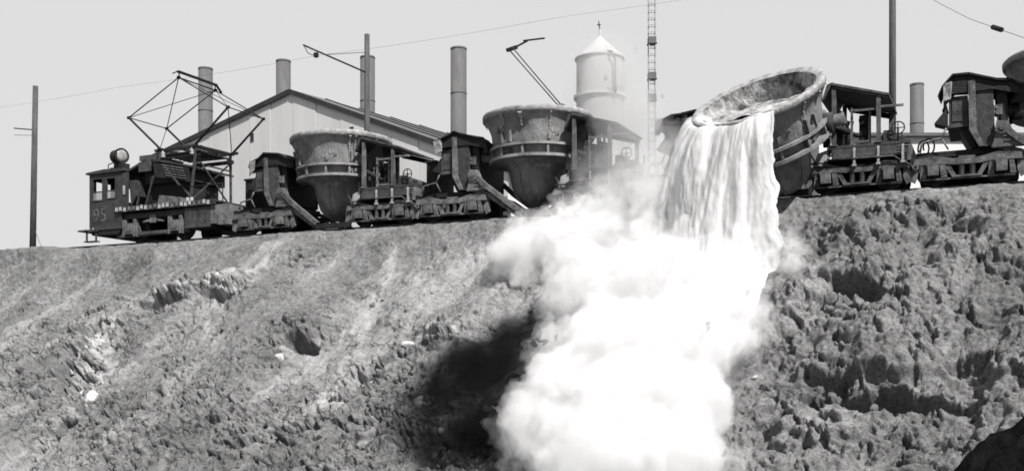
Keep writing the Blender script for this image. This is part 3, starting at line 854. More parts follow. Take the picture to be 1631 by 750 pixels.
    # tipping gear between deck and pot
    part('tipping_gear', 'tipgear', lambda: MB().prism([(4.28, 2.36), (4.50, 2.30), (4.56, 1.25), (4.44, 1.25), (4.28, 1.25), (4.30, 1.6)], -0.75, -0.35).prism([(4.28, 2.36), (4.50, 2.30), (4.56, 1.25), (4.44, 1.25), (4.28, 1.25), (4.30, 1.6)], 0.35, 0.75).lathe([(0.001, 0), (0.34, 0), (0.34, 0.1), (0.001, 0.1)], 18, (0, 0)).jitter(0.005, 2) if False else
         MB().prism([(4.28, 2.36), (4.50, 2.30), (4.56, 1.25), (4.44, 1.25), (4.28, 1.25), (4.30, 1.6)], -0.75, -0.35).prism([(4.28, 2.36), (4.50, 2.30), (4.56, 1.25), (4.44, 1.25), (4.28, 1.25), (4.30, 1.6)], 0.35, 0.75).tube((4.30, -0.34, 1.95), (4.50, -0.34, 1.95), 0.30, 20).tube((4.3, -0.36, 1.95), (4.5, 0.36, 1.95), 0.12, 12), 'steel', car)
    part('gear_cylinder', 'gcyl', lambda: MB().tube((4.1, -0.95, 1.95), (4.75, -0.95, 1.62), 0.09, 10).tube((4.62, -0.95, 1.68), (5.0, -0.95, 1.50), 0.055, 8).bx(4.05, 4.22, -1.02, -0.86, 1.28, 1.5), 'dark', car)
    part('sand_bag', 'chute2', lambda: MB().prism([(3.92, 1.08), (4.20, 1.18), (4.16, 0.86), (3.86, 0.62), (3.80, 0.74)], -1.12, -0.95).jitter(0.01, 3), 'pale', car).name = 'chute_plate'
    p = pot(car, tilted)
    if not tilted:
        p.rotation_euler = (0, 0, rotpot)
    if tilted:
        for s, (xx, xp) in ((-1, (0.98, 0.92)), (1, (4.08, 4.35))):
            part('tipping_arm', 'arm%d' % s, lambda: MB().beam((xp, 0.1, 2.0), (xp, POT3[1], POT3[2] + s * 0.28), 0.22, 0.30, (1, 0, 0)).tube((xp - 0.14, 0.05, 2.0), (xp + 0.14, 0.05, 2.0), 0.26, 14).tube((xp - 0.15, POT3[1], POT3[2] + s * 0.28), (xp + 0.15, POT3[1], POT3[2] + s * 0.28), 0.27, 14), 'steel', car)
    return car

cars = []
cars.append(slag_car(0.9, 'upright slag car coupled directly behind the electric locomotive', seed=0, rotpot=0.0))
cars.append(slag_car(8.6, 'upright slag car partly veiled by steam with a trolley arm rising behind its pot', seed=1, rotpot=0.35))
cars.append(slag_car(16.3, 'slag car with its pot tipped, pouring white molten slag', tilted=True, seed=2))
cars.append(slag_car(24.0, 'slag car with a tall dark hood, coupled behind the pouring car', seed=3, rotpot=0.2))
c2 = cars[1]
part('collector_post', 'colpost', lambda: MB().beam((2.62, 1.35, 0.05), (2.62, 1.98, 1.2), 0.1, 0.1).beam((2.62, 1.98, 1.2), (2.62, 1.98, 4.1), 0.10, 0.10).bx(2.5, 2.74, 1.86, 2.1, 4.0, 4.14).bx(2.5, 2.74, 1.0, 1.4, -0.02, 0.10), 'cast', c2)
part('collector_arm', 'colarm', lambda: MB().tube((2.66, 1.92, 4.1), (0.82, 1.92, 6.3), 0.022, 6).tube((2.52, 2.04, 4.1), (0.66, 2.04, 6.25), 0.022, 6).beam((0.66, 2.04, 6.25), (0.82, 1.92, 6.3), 0.03, 0.03), 'steel', c2)
part('collector_shoe', 'colshoe', lambda: MB().beam((0.55, 1.98, 6.27), (0.95, 1.98, 6.34), 0.12, 0.10).beam((0.95, 1.98, 6.36), (1.35, 1.98, 6.50), 0.05, 0.05).beam((1.2, 1.98, 6.52), (2.0, 1.98, 6.50), 0.07, 0.04), 'dark', c2)
#@@LOCO
# ------------------------------------------------------------------ electric locomotive
loco = link('electric_locomotive', None)
tag(loco, 'dark electric mining locomotive with headlight and raised diamond pantograph, numbered 95', 'locomotive')
YN = -1.30
part('main_frame', 'l_frame', lambda: MB().bx(-7.35, -0.75, -1.15, 1.15, 0.86, 1.06).bx(-2.55, -1.35, -1.30, -1.22, 0.32, 1.05).bx(-2.55, -1.35, 1.22, 1.30, 0.32, 1.05).bx(-2.5, -1.4, -1.2, 1.2, 0.30, 0.84), 'steel', loco)
part('running_board', 'l_board', lambda: MB().bx(-6.0, -1.0, -1.36, 1.36, 1.20, 1.27).bx(-6.0, -1.0, -1.38, -1.361, 1.10, 1.30), 'cab', loco)
for k in range(22):
    part('tread_tooth', 'l_tooth%d' % (k * 7 % 5), lambda: MB().bx(-0.055, 0.055, -0.03, 0.0, -0.08, 0.07), ['pale', 'cast', 'pale', 'paint_white', 'pale'][k * 7 % 5], loco, (-5.88 + k * 0.216 + 0.02 * math.sin(k * 5.1), -1.381, 1.22 + 0.02 * math.sin(k * 2.3)), (0, R(6 * math.sin(k * 3.7)), 0))
part('bumper_block', 'l_bump', lambda: MB().bx(-1.33, -0.55, -1.28, 1.28, 0.42, 1.10).bx(-0.95, -0.50, -1.32, -0.7, 0.36, 0.80).bx(-0.54, -0.44, -1.1, 1.1, 0.5, 1.0), 'cast', loco)
part('handrail', 'l_rail', lambda: MB().tube((-2.35, -1.25, 1.85), (-0.75, -1.25, 1.85), 0.02, 6).tube((-1.6, -1.25, 1.27), (-1.6, -1.25, 1.85), 0.02, 6).tube((-0.78, -1.25, 1.1), (-0.78, -1.25, 1.85), 0.02, 6), 'dark', loco)
# cab: four walls with window openings
def wall_x(x0, x1, y, th, z0, z1, holes):
    """wall along x at y with rectangular openings (x0, x1, z0, z1)"""
    b = MB()
    xs_ = sorted({x0, x1, *[h_[0] for h_ in holes], *[h_[1] for h_ in holes]})
    zs_ = sorted({z0, z1, *[h_[2] for h_ in holes], *[h_[3] for h_ in holes]})
    for i in range(len(xs_) - 1):
        for j in range(len(zs_) - 1):
            cx_, cz_ = (xs_[i] + xs_[i + 1]) / 2, (zs_[j] + zs_[j + 1]) / 2
            if any(h_[0] < cx_ < h_[1] and h_[2] < cz_ < h_[3] for h_ in holes): continue
            b.bx(xs_[i], xs_[i + 1], y, y + th, zs_[j], zs_[j + 1])
    return b
near_holes = [(-7.26, -6.68, 1.62, 2.52), (-6.52, -6.00, 1.66, 2.50)]
far_holes = [(-7.22, -6.72, 1.78, 2.48), (-6.55, -6.15, 1.78, 2.48)]
part('cab_wall', 'l_cabn', lambda: wall_x(-7.42, -5.72, -1.30, 0.05, 0.50, 2.68, near_holes), 'cab', loco)
part('cab_wall', 'l_cabf', lambda: wall_x(-7.42, -5.72, 1.25, 0.05, 0.50, 2.68, far_holes), 'cab', loco)
def end_wall(x, holes):
    b = wall_x(-1.245, 1.245, 0, 0.05, 0.50, 2.68, holes)
    b.v = [(x + p[1], p[0], p[2]) for p in b.v]
    return b
part('cab_wall', 'l_cabe', lambda: end_wall(-7.42, [(-1.0, -0.25, 1.75, 2.45), (0.25, 1.0, 1.75, 2.45)]), 'cab', loco)
part('cab_wall', 'l_cabr', lambda: end_wall(-5.77, [(-1.15, -0.75, 1.55, 2.3), (0.4, 1.0, 1.75, 2.4)]), 'cab', loco)
part('cab_roof', 'l_cabroof', lambda: MB().prism([(-7.55, 2.681), (-7.52, 2.75), (-6.6, 2.82), (-5.55, 2.80), (-5.55, 2.70), (-5.6, 2.681)], -1.38, 1.38), 'cab', loco)
part('cab_floor', 'l_cabfloor', lambda: MB().bx(-7.36, -5.78, -1.24, 1.24, 0.9, 0.98), 'dark', loco)
part('cab_skirt', 'l_skirt', lambda: MB().prism([(-7.40, 0.49), (-5.75, 0.49), (-5.9, 0.30), (-7.30, 0.30)], -1.27, 1.27), 'dark', loco)
for (hx0, hx1, hz0, hz1) in near_holes:
    w = part('window', 'l_win%.2f' % hx0, lambda: MB().bx(hx0, hx0 + 0.04, -1.325, -1.255, hz0, hz1).bx(hx1 - 0.04, hx1, -1.325, -1.255, hz0, hz1).bx(hx0 + 0.04, hx1 - 0.04, -1.325, -1.255, hz0, hz0 + 0.04).bx(hx0 + 0.04, hx1 - 0.04, -1.325, -1.255, hz1 - 0.04, hz1).bx(hx0 + 0.04, hx1 - 0.04, -1.31, -1.27, (hz0 + hz1) / 2 - 0.1, (hz0 + hz1) / 2 - 0.07), 'cab', loco)
    part('pane', 'l_pane%.2f' % hx0, lambda: MB().bx(hx0 + 0.041, hx1 - 0.041, -1.292, -1.286, hz0 + 0.041, (hz0 + hz1) / 2 - 0.101), 'glass', w)
part('door_panel', 'l_door', lambda: MB().bx(-5.70, -5.36, -1.32, -1.27, 1.32, 2.62).bx(-5.62, -5.46, -1.345, -1.321, 1.75, 2.15), 'cab', loco)
part('notice_plate', 'l_plate', lambda: MB().bx(-5.60, -5.48, -1.352, -1.346, 1.78, 2.12), 'pale', loco)
part('sand_box', 'l_sand', lambda: MB().prism([(-5.34, 2.3), (-5.0, 2.3), (-4.95, 1.7), (-5.25, 1.32)], -1.28, -0.8), 'cab', loco)
# number on the cab side
fc = bpy.data.curves.new('cab_number', 'FONT')
fc.body = '95'; fc.size = 0.92; fc.extrude = 0.006; fc.offset = -0.008
dg = None
fc.size = 0.74
tmp = bpy.data.objects.new('cab_number', fc)
COL.objects.link(tmp)
bpy.context.view_layer.update()
dg = bpy.context.evaluated_depsgraph_get()
nm = bpy.data.meshes.new_from_object(tmp.evaluated_get(dg))
bpy.data.objects.remove(tmp)
nm.materials.clear(); nm.materials.append(M['paint_white'])
num = link('cab_number', nm, loco, (-7.22, -1.309, 0.82), (R(90), 0, 0))
# pilot steps
part('pilot_step', 'l_step', lambda: MB().bx(-7.95, -7.42, -1.40, 1.2, 0.47, 0.53).bx(-7.55, -7.50, -1.36, -1.30, 0.08, 0.47).bx(-7.05, -7.00, -1.36, -1.30, 0.08, 0.47).bx(-7.6, -6.95, -1.42, -1.2, 0.04, 0.08).bx(-7.40, -6.95, -1.40, -1.28, 0.44, 0.485), 'steel', loco)
for xx in (-7.5, -7.3, -7.1):
    part('step_bolt', 'l_bolt', lambda: MB().bx(-0.03, 0.03, -0.02, 0, -0.02, 0.05), 'pale', loco, (xx, -1.401, 0.53))
# machinery hood behind the cab with louvred sides, sloping roof
part('machinery_hood', 'l_hood', lambda: MB().bx(-5.5, -2.75, -0.75, 0.75, 1.28, 2.15).bx(-4.85, -2.6, -0.95, 0.95, 2.16, 2.62), 'dark', loco)
part('roof_sheet', 'l_roof', lambda: MB().prism([(-5.55, 2.74), (-4.9, 2.98), (-4.0, 3.02), (-2.35, 2.66), (-2.35, 2.60), (-4.0, 2.94), (-4.9, 2.90), (-5.55, 2.66)], -1.18, 1.18), 'cab', loco)
part('resistor_box', 'l_res', lambda: MB().bx(-4.9, -4.2, -1.2, 0.4, 3.03, 3.22).prism([(-4.9, 2.6), (-4.3, 2.6), (-4.3, 3.02), (-4.9, 2.97)], -1.24, -1.19), 'steel', loco)
part('side_panel', 'l_panel', lambda: MB().prism([(-4.28, 2.92), (-2.5, 2.62), (-2.45, 2.05), (-4.15, 2.38)], -1.16, -1.10), 'dark', loco)
for k in range(5):
    part('louvre', 'l_louvre', lambda: MB().prism([(-3.75, 2.80), (-2.75, 2.60), (-2.75, 2.565), (-3.75, 2.765)], -1.205, -1.165), 'cast', loco, (0.04 * k, 0, -0.10 * k))
part('brace', 'l_brace', lambda: MB().beam((-4.55, -1.22, 1.3), (-4.15, -1.22, 2.4), 0.05, 0.06).beam((-5.0, -1.22, 1.3), (-4.86, -1.22, 1.85), 0.05, 0.06).beam((-3.6, -1.18, 2.7), (-2.9, -1.18, 1.95), 0.05, 0.06), 'steel', loco)
part('tool_chest', 'l_chest', lambda: MB().prism([(-4.0, 1.28), (-3.9, 1.66), (-2.9, 1.52), (-2.75, 1.28)], -1.2, -0.8), 'cast', loco)
for xx in (-2.55, -2.35):
    part('insulator', 'l_ins', lambda: MB().lathe([(0.0, 0.0), (0.07, 0.0), (0.09, 0.05), (0.05, 0.08), (0.09, 0.13), (0.05, 0.16), (0.06, 0.2), (0.0, 0.2)], 12), 'pale', loco, (xx, -1.15, 1.271))
# headlight
hl = part('headlight', 'l_hl', lambda: MB().tube((0, 0, 0), (0.42, 0, 0), 0.27, 24).tube((0.40, 0, 0), (0.47, 0, 0), 0.30, 24).bx(0.05, 0.32, -0.12, 0.12, -0.62, -0.24).bx(0.45, 0.75, -0.16, 0.16, -0.62, -0.34), 'dark', loco, (-6.75, -0.6, 3.45), (0, 0, R(-14)))
part('lens', 'l_lens', lambda: MB().lathe([(0.0, 0.03), (0.12, 0.022), (0.22, 0.0), (0.24, -0.03)], 24), 'lens', hl, (0.475, 0, 0), (0, R(90), 0))
part('roof_bracket', 'l_rb', lambda: MB().path([(-7.0, -0.75, 2.82), (-7.0, -0.75, 3.15), (-6.7, -0.75, 3.2)], 0.02, 6).bx(-6.85, -6.6, -0.8, -0.6, 2.95, 3.0), 'dark', loco)
# running gear
for xx in (-5.35, -3.05):
    g = part('wheelset', 'l_ws', lambda: MB().tube((0, -1.12, 0), (0, 1.12, 0), 0.08, 10), 'dark', loco, (xx, 0, 0.48))
    for s in (-1, 1):
        part('wheel', 'l_wheel', lambda: MB().lathe([(0.10, 0.06), (0.40, 0.03), (0.48, 0.06), (0.485, -0.045), (0.52, -0.05), (0.51, -0.08), (0.1, -0.05), (0.10, 0.06)], 32), 'wheel', g, (0, s * 0.755, 0), (R(90 * (1 if s < 0 else -1)), 0, 0))
    part('journal_box', 'l_jb', lambda: MB().bx(-0.17, 0.17, -0.16, 0.1, -0.20, 0.20).bx(-0.34, -0.2, -0.10, 0.08, -0.30, 0.36).bx(0.2, 0.34, -0.10, 0.08, -0.30, 0.36).bx(-0.12, 0.12, -0.18, -0.161, -0.12, 0.12), 'cast', loco, (xx, -1.18, 0.46))
part('side_bar', 'l_sb', lambda: MB().prism([(-6.1, 0.30), (-5.7, 0.62), (-5.0, 0.62), (-4.9, 0.34), (-3.5, 0.34), (-3.4, 0.64), (-2.6, 0.64), (-2.4, 0.2), (-6.1, 0.14)], -1.17, -1.08).bx(-4.95, -3.45, -1.2, -1.171, 0.22, 0.32), 'steel', loco)
part('leaf_spring', 'l_ls', lambda: MB().prism([(-4.7, 0.72), (-4.2, 0.84), (-3.7, 0.72), (-3.7, 0.66), (-4.2, 0.72), (-4.7, 0.66)], -1.22, -1.12).bx(-4.35, -4.05, -1.24, -1.1, 0.64, 0.95), 'cast', loco)
# pantograph tower and frame
for k, (p_, q_, w_) in enumerate([((-2.55, -1.0, 1.28), (-2.30, -0.98, 3.30), 0.08), ((-2.35, 1.0, 1.28), (-2.35, 0.98, 3.42), 0.08), ((-4.05, -1.0, 2.9), (-4.05, -1.0, 3.4), 0.07), ((-4.05, 1.0, 2.9), (-4.05, 1.0, 3.4), 0.07)]):
    part('tower_leg', 'l_tleg%d' % k, lambda: MB().beam(p_, q_, w_, w_), 'steel', loco)
for k, (p_, q_) in enumerate([((-2.5, -1.0, 1.4), (-2.35, 0.98, 3.1)), ((-2.35, 1.0, 1.4), (-2.33, -0.98, 3.1)), ((-2.4, -1.0, 2.8), (-2.36, 1.0, 2.8)), ((-2.5, -1.0, 1.5), (-3.9, -1.0, 2.92))]):
    part('tower_brace', 'l_tbr%d' % k, lambda: MB().beam(p_, q_, 0.05, 0.05), 'steel', loco)
panto = part('pantograph_base', 'l_pbase', lambda: MB().beam((-4.3, -1.0, 3.40), (-2.0, -1.0, 3.36), 0.07, 0.09).beam((-4.3, 1.0, 3.40), (-2.0, 1.0, 3.48), 0.07, 0.09).beam((-4.05, -1.1, 3.45), (-4.05, 1.1, 3.45), 0.09, 0.08).beam((-2.3, -1.1, 3.42), (-2.3, 1.1, 3.46), 0.09, 0.08).beam((-3.2, -1.0, 3.40), (-3.2, 1.0, 3.43), 0.06, 0.06).beam((-2.75, -1.0, 3.40), (-2.75, 1.0, 3.43), 0.05, 0.05).beam((-2.5, -1.0, 3.40), (-2.5, 1.0, 3.43), 0.05, 0.05), 'dark', loco)
for k in range(7):
    part('platform_plank', 'l_plank', lambda: MB().bx(-0.95, 0.95, -0.075, 0.075, 0, 0.04).jitter(0.01, 2), 'dark', loco, (-3.1, -0.92 + k * 0.24, 3.20))
for yy in (-0.9, 0.9):
    part('platform_beam', 'l_pbeam', lambda: MB().bx(-4.2, -2.15, -0.05, 0.05, 3.06, 3.19), 'dark', loco, (0, yy, 0))
part('spring_drum', 'l_pdrum', lambda: MB().tube((-3.9, -0.7, 3.5), (-2.5, -0.7, 3.5), 0.07, 10).tube((-3.9, 0.6, 3.5), (-2.5, 0.6, 3.5), 0.07, 10), 'dark', panto)
for s in (-1, 1):
    for q in (-1, 1):
        part('base_insulator', 'l_ins2', lambda: MB().lathe([(0.0, -0.30), (0.07, -0.30), (0.10, -0.22), (0.05, -0.18), (0.10, -0.12), (0.05, -0.08), (0.06, -0.04), (0.0, -0.04)], 12), 'pale', panto, (-3.17 + q * 0.72, s * 1.0, 3.38))
TL, TR_, TT = (-5.65, 4.80), (-0.75, 4.68), (-3.12, 6.05)
PA = 0.022
for nm_, fr_, to_ in (('lower_arm', (-4.05, 3.46), TL), ('lower_arm', (-2.30, 3.46), TR_), ('upper_arm', TL, TT), ('upper_arm', TR_, TT)):
    for s in (-1, 1):
        rad = 0.042 if nm_ == 'lower_arm' else PA
        part(nm_, '%s%s%d' % (nm_, fr_, s), lambda: MB().tube((fr_[0], s * 1.0, fr_[1]), (to_[0], s * 1.0, to_[1]), rad, 6).box((to_[0], s, to_[1]), (0.12, 0.08, 0.10)), 'dark', panto)
part('cross_shaft', 'l_pxl', lambda: MB().tube((TL[0], -1.05, TL[1]), (TL[0], 1.05, TL[1]), 0.02, 6), 'dark', panto)
part('cross_shaft', 'l_pxr', lambda: MB().tube((TR_[0], -1.05, TR_[1]), (TR_[0], 1.05, TR_[1]), 0.02, 6), 'dark', panto)
part('cross_shaft', 'l_pxt', lambda: MB().tube((TT[0], -1.0, TT[1]), (TT[0], 1.0, TT[1]), 0.025, 6), 'dark', panto)
for k, (p_, q_, r_) in enumerate([((TL[0], -1, TL[1]), (TT[0], 1, TT[1]), 0.015), ((TL[0], 1, TL[1]), (TT[0], -1, TT[1]), 0.018), ((TR_[0], -1, TR_[1]), (TT[0], 1, TT[1]), 0.012), ((TR_[0], 1, TR_[1]), (TT[0], -1, TT[1]), 0.012),
                                  ((TL[0], 1, TL[1]), (-4.05, -1, 3.46), 0.014), ((TR_[0], -1, TR_[1]), (-2.3, 1, 3.46), 0.016)]):
    part('diagonal_stay', 'l_pd%d' % k, lambda: MB().tube(p_, q_, r_, 5), 'dark', panto)
part('collector_bar', 'l_pbar', lambda: MB().beam((TT[0], -1.05, TT[1] + 0.22), (TT[0], 1.05, TT[1] + 0.22), 0.14, 0.06).beam((TT[0], -1.05, TT[1] + 0.22), (TT[0], -1.30, TT[1] + 0.08), 0.08, 0.03).beam((TT[0], 1.05, TT[1] + 0.22), (TT[0], 1.35, TT[1] - 0.02), 0.09, 0.04).tube((TT[0], -0.98, TT[1]), (TT[0], -0.98, TT[1] + 0.2), 0.025, 6).tube((TT[0], 0.98, TT[1]), (TT[0], 0.98, TT[1] + 0.2), 0.025, 6), 'dark', panto)
#@@BACK
# ------------------------------------------------------------------ overhead line
def trolley_pole(x, y, top, r, label, arm=True, lean=0.0, strut=False):
    p = link('trolley_pole', None, None, (x, y, -0.3), (0, lean, 0))
    tag(p, label, 'pole', 'trolley wire poles')
    part('shaft', 'tp%.1f_%.2f' % (top, r), lambda: MB().tube((0, 0, -0.3), (0, 0, top + 0.3), r, 14, r * 0.82), 'wood', p)
    if arm:
        part('bracket_arm', 'tparm', lambda: MB().tube((0, 0.05, 6.95), (-0.45, -3.45, 7.12), 0.035, 8).tube((-0.02, -0.02, 7.75), (-0.3, -2.2, 7.10), 0.012, 5), 'steel', p)
        part('hanger', 'tphang', lambda: MB().path([(-0.45, -3.4, 7.1), (-0.42, -3.25, 6.9), (-0.25, -3.1, 6.75), (-0.05, -3.25, 6.72)], 0.014, 5).lathe([(0, -0.1), (0.07, -0.1), (0.09, -0.02), (0.05, 0.05), (0.06, 0.1), (0, 0.1)], 10, (0, 0)) if False else MB().path([(-0.45, -3.4, 7.1), (-0.42, -3.25, 6.9), (-0.25, -3.2, 6.80), (-0.02, -3.3, 6.78)], 0.014, 5).box((0, -3.3, 6.74), (0.14, 0.12, 0.16)), 'dark', p)
    if strut:
        part('ground_stay', 'tpstay', lambda: MB().tube((0.1, 0, 1.0), (0.85, -0.1, 0.0), 0.05, 8).tube((0.05, 0, 2.0), (1.3, -0.1, 0.0), 0.012, 5).bx(-0.16, 0.16, -0.14, 0.14, 0.9, 1.05), 'wood', p)
        part('stub_arm', 'tpstub', lambda: MB().tube((0.05, 0, 6.55), (-0.9, -0.4, 6.62), 0.03, 6).tube((0, 0, 6.3), (-0.9, -0.4, 6.3), 0.012, 5), 'steel', p)
    return p
trolley_pole(-16.2, 3.3, 8.3, 0.15, 'wooden pole with a ground stay standing beyond the locomotive cab', arm=False, lean=R(1.4), strut=True)
trolley_pole(2.45, 3.3, 8.15, 0.125, 'pole with a bracket arm behind the upright pot next to the locomotive')
trolley_pole(21.78, 3.3, 9.6, 0.115, 'tall bare pole behind the deck of the pouring slag car', arm=False)

wpts = []
for i in range(61):
    tt = i / 60
    x = -40 + 85 * tt
    span = ((x - 2.45) / 9.6) % 1.0
    wpts.append((x, 0.0, 6.42 - 0.25 * 4 * span * (1 - span) * 0.3))
ow = link('overhead_wire', MB().path(wpts, 0.0045, 5).mesh('overhead_wire', M['wire']))
tag(ow, 'thin trolley wire strung over the track from pole to pole', 'wire')
gw = link('guy_wire', None)
tag(gw, 'sagging guy wire with a dark strain insulator high over the last slag car', 'wire')
part('strand', 'guyw', lambda: MB().path([(21.72, 3.25, 7.3), (23.4, -1.15, 4.72), (24.12, -2.47, 3.83), (24.73, -3.51, 3.2), (25.28, -4.69, 2.56), (28.0, -9.8, -0.4)], 0.008, 5), 'wire', gw)
part('strain_insulator', 'guyi', lambda: MB().tube((24.63, -3.34, 3.30), (24.82, -3.70, 3.10), 0.06, 8), 'dark', gw)
link_pole = link('guy_anchor_post', MB().tube((28, -9.8, -8.0), (28, -9.8, -0.25), 0.14, 12, 0.11).mesh('guy_anchor_post', M['wood']))
tag(link_pole, 'wooden anchor post holding the end of the guy wire', 'post')

# ------------------------------------------------------------------ smelter buildings and stacks
GA = R(37)
PK = (-16.2, 75.0, 20.0)
def bpt(w, l, z):
    """w across the gable (right +), l along the ridge, z above the eye"""
    return site(PK[0] + w * math.cos(GA) + l * math.sin(GA), PK[1] - w * math.sin(GA) + l * math.cos(GA), z)
bld = link('smelter_building', None)
tag(bld, 'long pale smelter building with a low gable end and dark roof edge', 'building')
WL, WRr, LEN = -17.0, 20.0, 28.0
ZL, ZR = PK[2] - 0.155 * 17, PK[2] - 0.394 * 20
ZB = 4.3
def poly_obj(name, pts, fs, m, parent):
    return link(name, MB().add(pts, fs).mesh(name, M[m]), parent)
gp = [(WL, 0, ZB), (WRr, 0, ZB), (WRr, 0, ZR), (0, 0, PK[2]), (WL, 0, ZL)]
# gable sheets, each strip of siding a panel of its own
nstrip = 15
edges = [WL + (WRr - WL) * i / nstrip for i in range(nstrip + 1)]
def ztop(w): return PK[2] + (0.155 * w if w < 0 else -0.394 * w)
for i in range(nstrip):
    w0, w1 = edges[i] + 0.02, edges[i + 1] - 0.02
    ws = [w0] + ([0.0] if w0 < 0 < w1 else []) + [w1]
    dz = 0.03 if i % 2 else 0.0
    front = [bpt(w0, -dz, ZB), bpt(w1, -dz, ZB)] + [bpt(w, -dz, ztop(w)) for w in reversed(ws)]
    back = [bpt(w0, 0.25, ZB), bpt(w1, 0.25, ZB)] + [bpt(w, 0.25, ztop(w)) for w in reversed(ws)]
    n = len(front)
    poly_obj('siding_panel', front + back, [tuple(range(n)), tuple(reversed(range(n, 2 * n)))] + [(k, n + k, n + (k + 1) % n, (k + 1) % n) for k in range(n)], 'siding', bld)
for w in (WL, WRr):
    a = [bpt(w, 0.26, ZB), bpt(w, LEN, ZB), bpt(w, LEN, ztop(w)), bpt(w, 0.26, ztop(w))]
    o_ = -0.25 if w > 0 else 0.25
    c_ = [bpt(w + o_, 0.26, ZB), bpt(w + o_, LEN, ZB), bpt(w + o_, LEN, ztop(w)), bpt(w + o_, 0.26, ztop(w))]
    poly_obj('side_wall', a + c_, [(0, 1, 2, 3), (7, 6, 5, 4), (0, 4, 5, 1), (1, 5, 6, 2), (2, 6, 7, 3), (3, 7, 4, 0)], 'siding', bld)
def slab(w0, z0, w1, z1, l0, l1, th, name, m):
    a = [bpt(w0, l0, z0), bpt(w1, l0, z1), bpt(w1, l1, z1), bpt(w0, l1, z0)]
    c_ = [bpt(w0, l0, z0 + th), bpt(w1, l0, z1 + th), bpt(w1, l1, z1 + th), bpt(w0, l1, z0 + th)]
    return poly_obj(name, a + c_, [(0, 1, 2, 3), (7, 6, 5, 4), (0, 4, 5, 1), (1, 5, 6, 2), (2, 6, 7, 3), (3, 7, 4, 0)], m, bld)
slab(0, PK[2] + 0.02, WRr + 0.8, ztop(WRr + 0.8) + 0.02, -0.10, LEN, 0.22, 'roof', 'roofing')
slab(WL - 0.6, ztop(WL - 0.6) + 0.02, 0, PK[2] + 0.02, -0.10, LEN, 0.22, 'roof', 'roofing')
slab(0.05, PK[2] - 0.12, WRr + 0.8, ztop(WRr + 0.8) - 0.14, -0.19, -0.11, 0.36, 'rake_board', 'trim')
slab(WL - 0.6, ztop(WL - 0.6) - 0.14, -0.05, PK[2] - 0.12, -0.19, -0.11, 0.36, 'rake_board', 'trim')
for k in range(7):
    l_ = 3.0 + k * 3.5
    slab(0.4, ztop(0.4) + 0.25, WRr + 0.6, ztop(WRr + 0.6) + 0.25, l_, l_ + 0.12, 0.08, 'roof_seam', 'trim')
for w_, z_ in ((2.5, 14.6), (6.2, 16.0), (-4.5, 17.0)):
    poly_obj('vent', [bpt(w_ + a, -0.08, z_ + c_) for a, c_ in ((0, 0), (0.35, 0), (0.35, 0.6), (0, 0.6))] + [bpt(w_ + a, 0.1, z_ + c_) for a, c_ in ((0, 0), (0.35, 0), (0.35, 0.6), (0, 0.6))], [(0, 1, 2, 3), (7, 6, 5, 4), (0, 4, 5, 1), (1, 5, 6, 2), (2, 6, 7, 3), (3, 7, 4, 0)], 'trim', bld)

def chimney(px_x, z_top, Yd, dia, label, bands=5):
    X = px_x * Yd
    p0 = site(X, Yd, 4.4)
    c_ = link('chimney', None, None, p0)
    tag(c_, label, 'chimney', 'steel stacks of the smelter')
    H = z_top - 4.4
    part('shaft', 'ch%s' % label, lambda: MB().lathe([(dia / 2 * 1.03, 0), (dia / 2, H), (dia / 2 * 0.86, H), (dia / 2 * 0.86, H - 2)], 24), 'stack', c_)
    for k in range(bands):
        z_ = H - 0.15 - k * H * 0.16
        part('band', 'chb%.2f' % dia, lambda: MB().lathe([(dia / 2 * 1.01, -0.06), (dia / 2 * 1.045, -0.05), (dia / 2 * 1.045, 0.05), (dia / 2 * 1.01, 0.06)], 24), 'stack', c_, (0, 0, z_))
    return c_
chimney(-0.2992, 0.2906 * 118, 118, 1.62, 'stack seen through the open diamond of the pantograph')
chimney(-0.2232, 0.2980 * 120, 120, 1.70, 'stubby stack rising behind the peak of the gable roof')
chimney(-0.1410, 0.3017 * 116, 116, 1.66, 'stack standing directly behind the pole with the bracket arm')
chimney(-0.0521, 0.3102 * 110, 110, 1.72, 'tall stack over the ragged hood between the two upright pots')
chimney(0.3955, 0.2753 * 110, 110, 1.42, 'short stack between the pouring car and the tall dark hood')

def shed(X0, X1, Yd, depth, z0, z1, label, rise=1.2):
    s_ = link('shed', None, None, site((X0 + X1) / 2, Yd, z0), (0, 0, R(YAW)))
    tag(s_, label, 'shed')
    w = (X1 - X0) / 2; h_ = z1 - z0
    part('wall', 'sw' + label, lambda: MB().bx(-w, w, 0, depth, 0, h_), 'siding', s_)
    part('roof', 'sr' + label, lambda: MB().prism([(-w - 0.4, h_ + 0.01), (w + 0.4, h_ + 0.01), (w + 0.4, h_ + 0.3), (-w - 0.4, h_ + 0.3 + rise * 0)], -0.5, depth + 0.5), 'roofing', s_)
    return s_
M['white_sheet'] = mat('whitewashed_sheet', 0.29, 0.34, 0.5, 0.85, 0.0, 0.15, 6, stretch=(1, 1, 0.2))
wt = link('water_tower', None, None, site(0.0858 * 90, 90, 4.3))
tag(wt, 'pale round tower with a pointed roof, veiled by steam behind the train', 'tower')
part('wall', 'wt_w', lambda: MB().lathe([(2.05, 0), (2.05, 0.2985 * 90 - 4.3)], 32), 'white_sheet', wt)
part('roof', 'wt_r', lambda: MB().lathe([(2.0, 0.2985 * 90 - 4.33), (2.2, 0.2985 * 90 - 4.31), (2.2, 0.2985 * 90 - 4.2), (0.12, 0.3215 * 90 - 4.3), (0.10, 0.3285 * 90 - 4.3), (0.0, 0.3285 * 90 - 4.3)], 32, smooth=False), 'white_sheet', wt)
part('gallery', 'wt_g', lambda: MB().lathe([(2.06, 0.2605 * 90 - 4.3), (2.30, 0.2605 * 90 - 4.3), (2.30, 0.263 * 90 - 4.3), (2.06, 0.263 * 90 - 4.3)], 32, smooth=False), 'siding', wt)
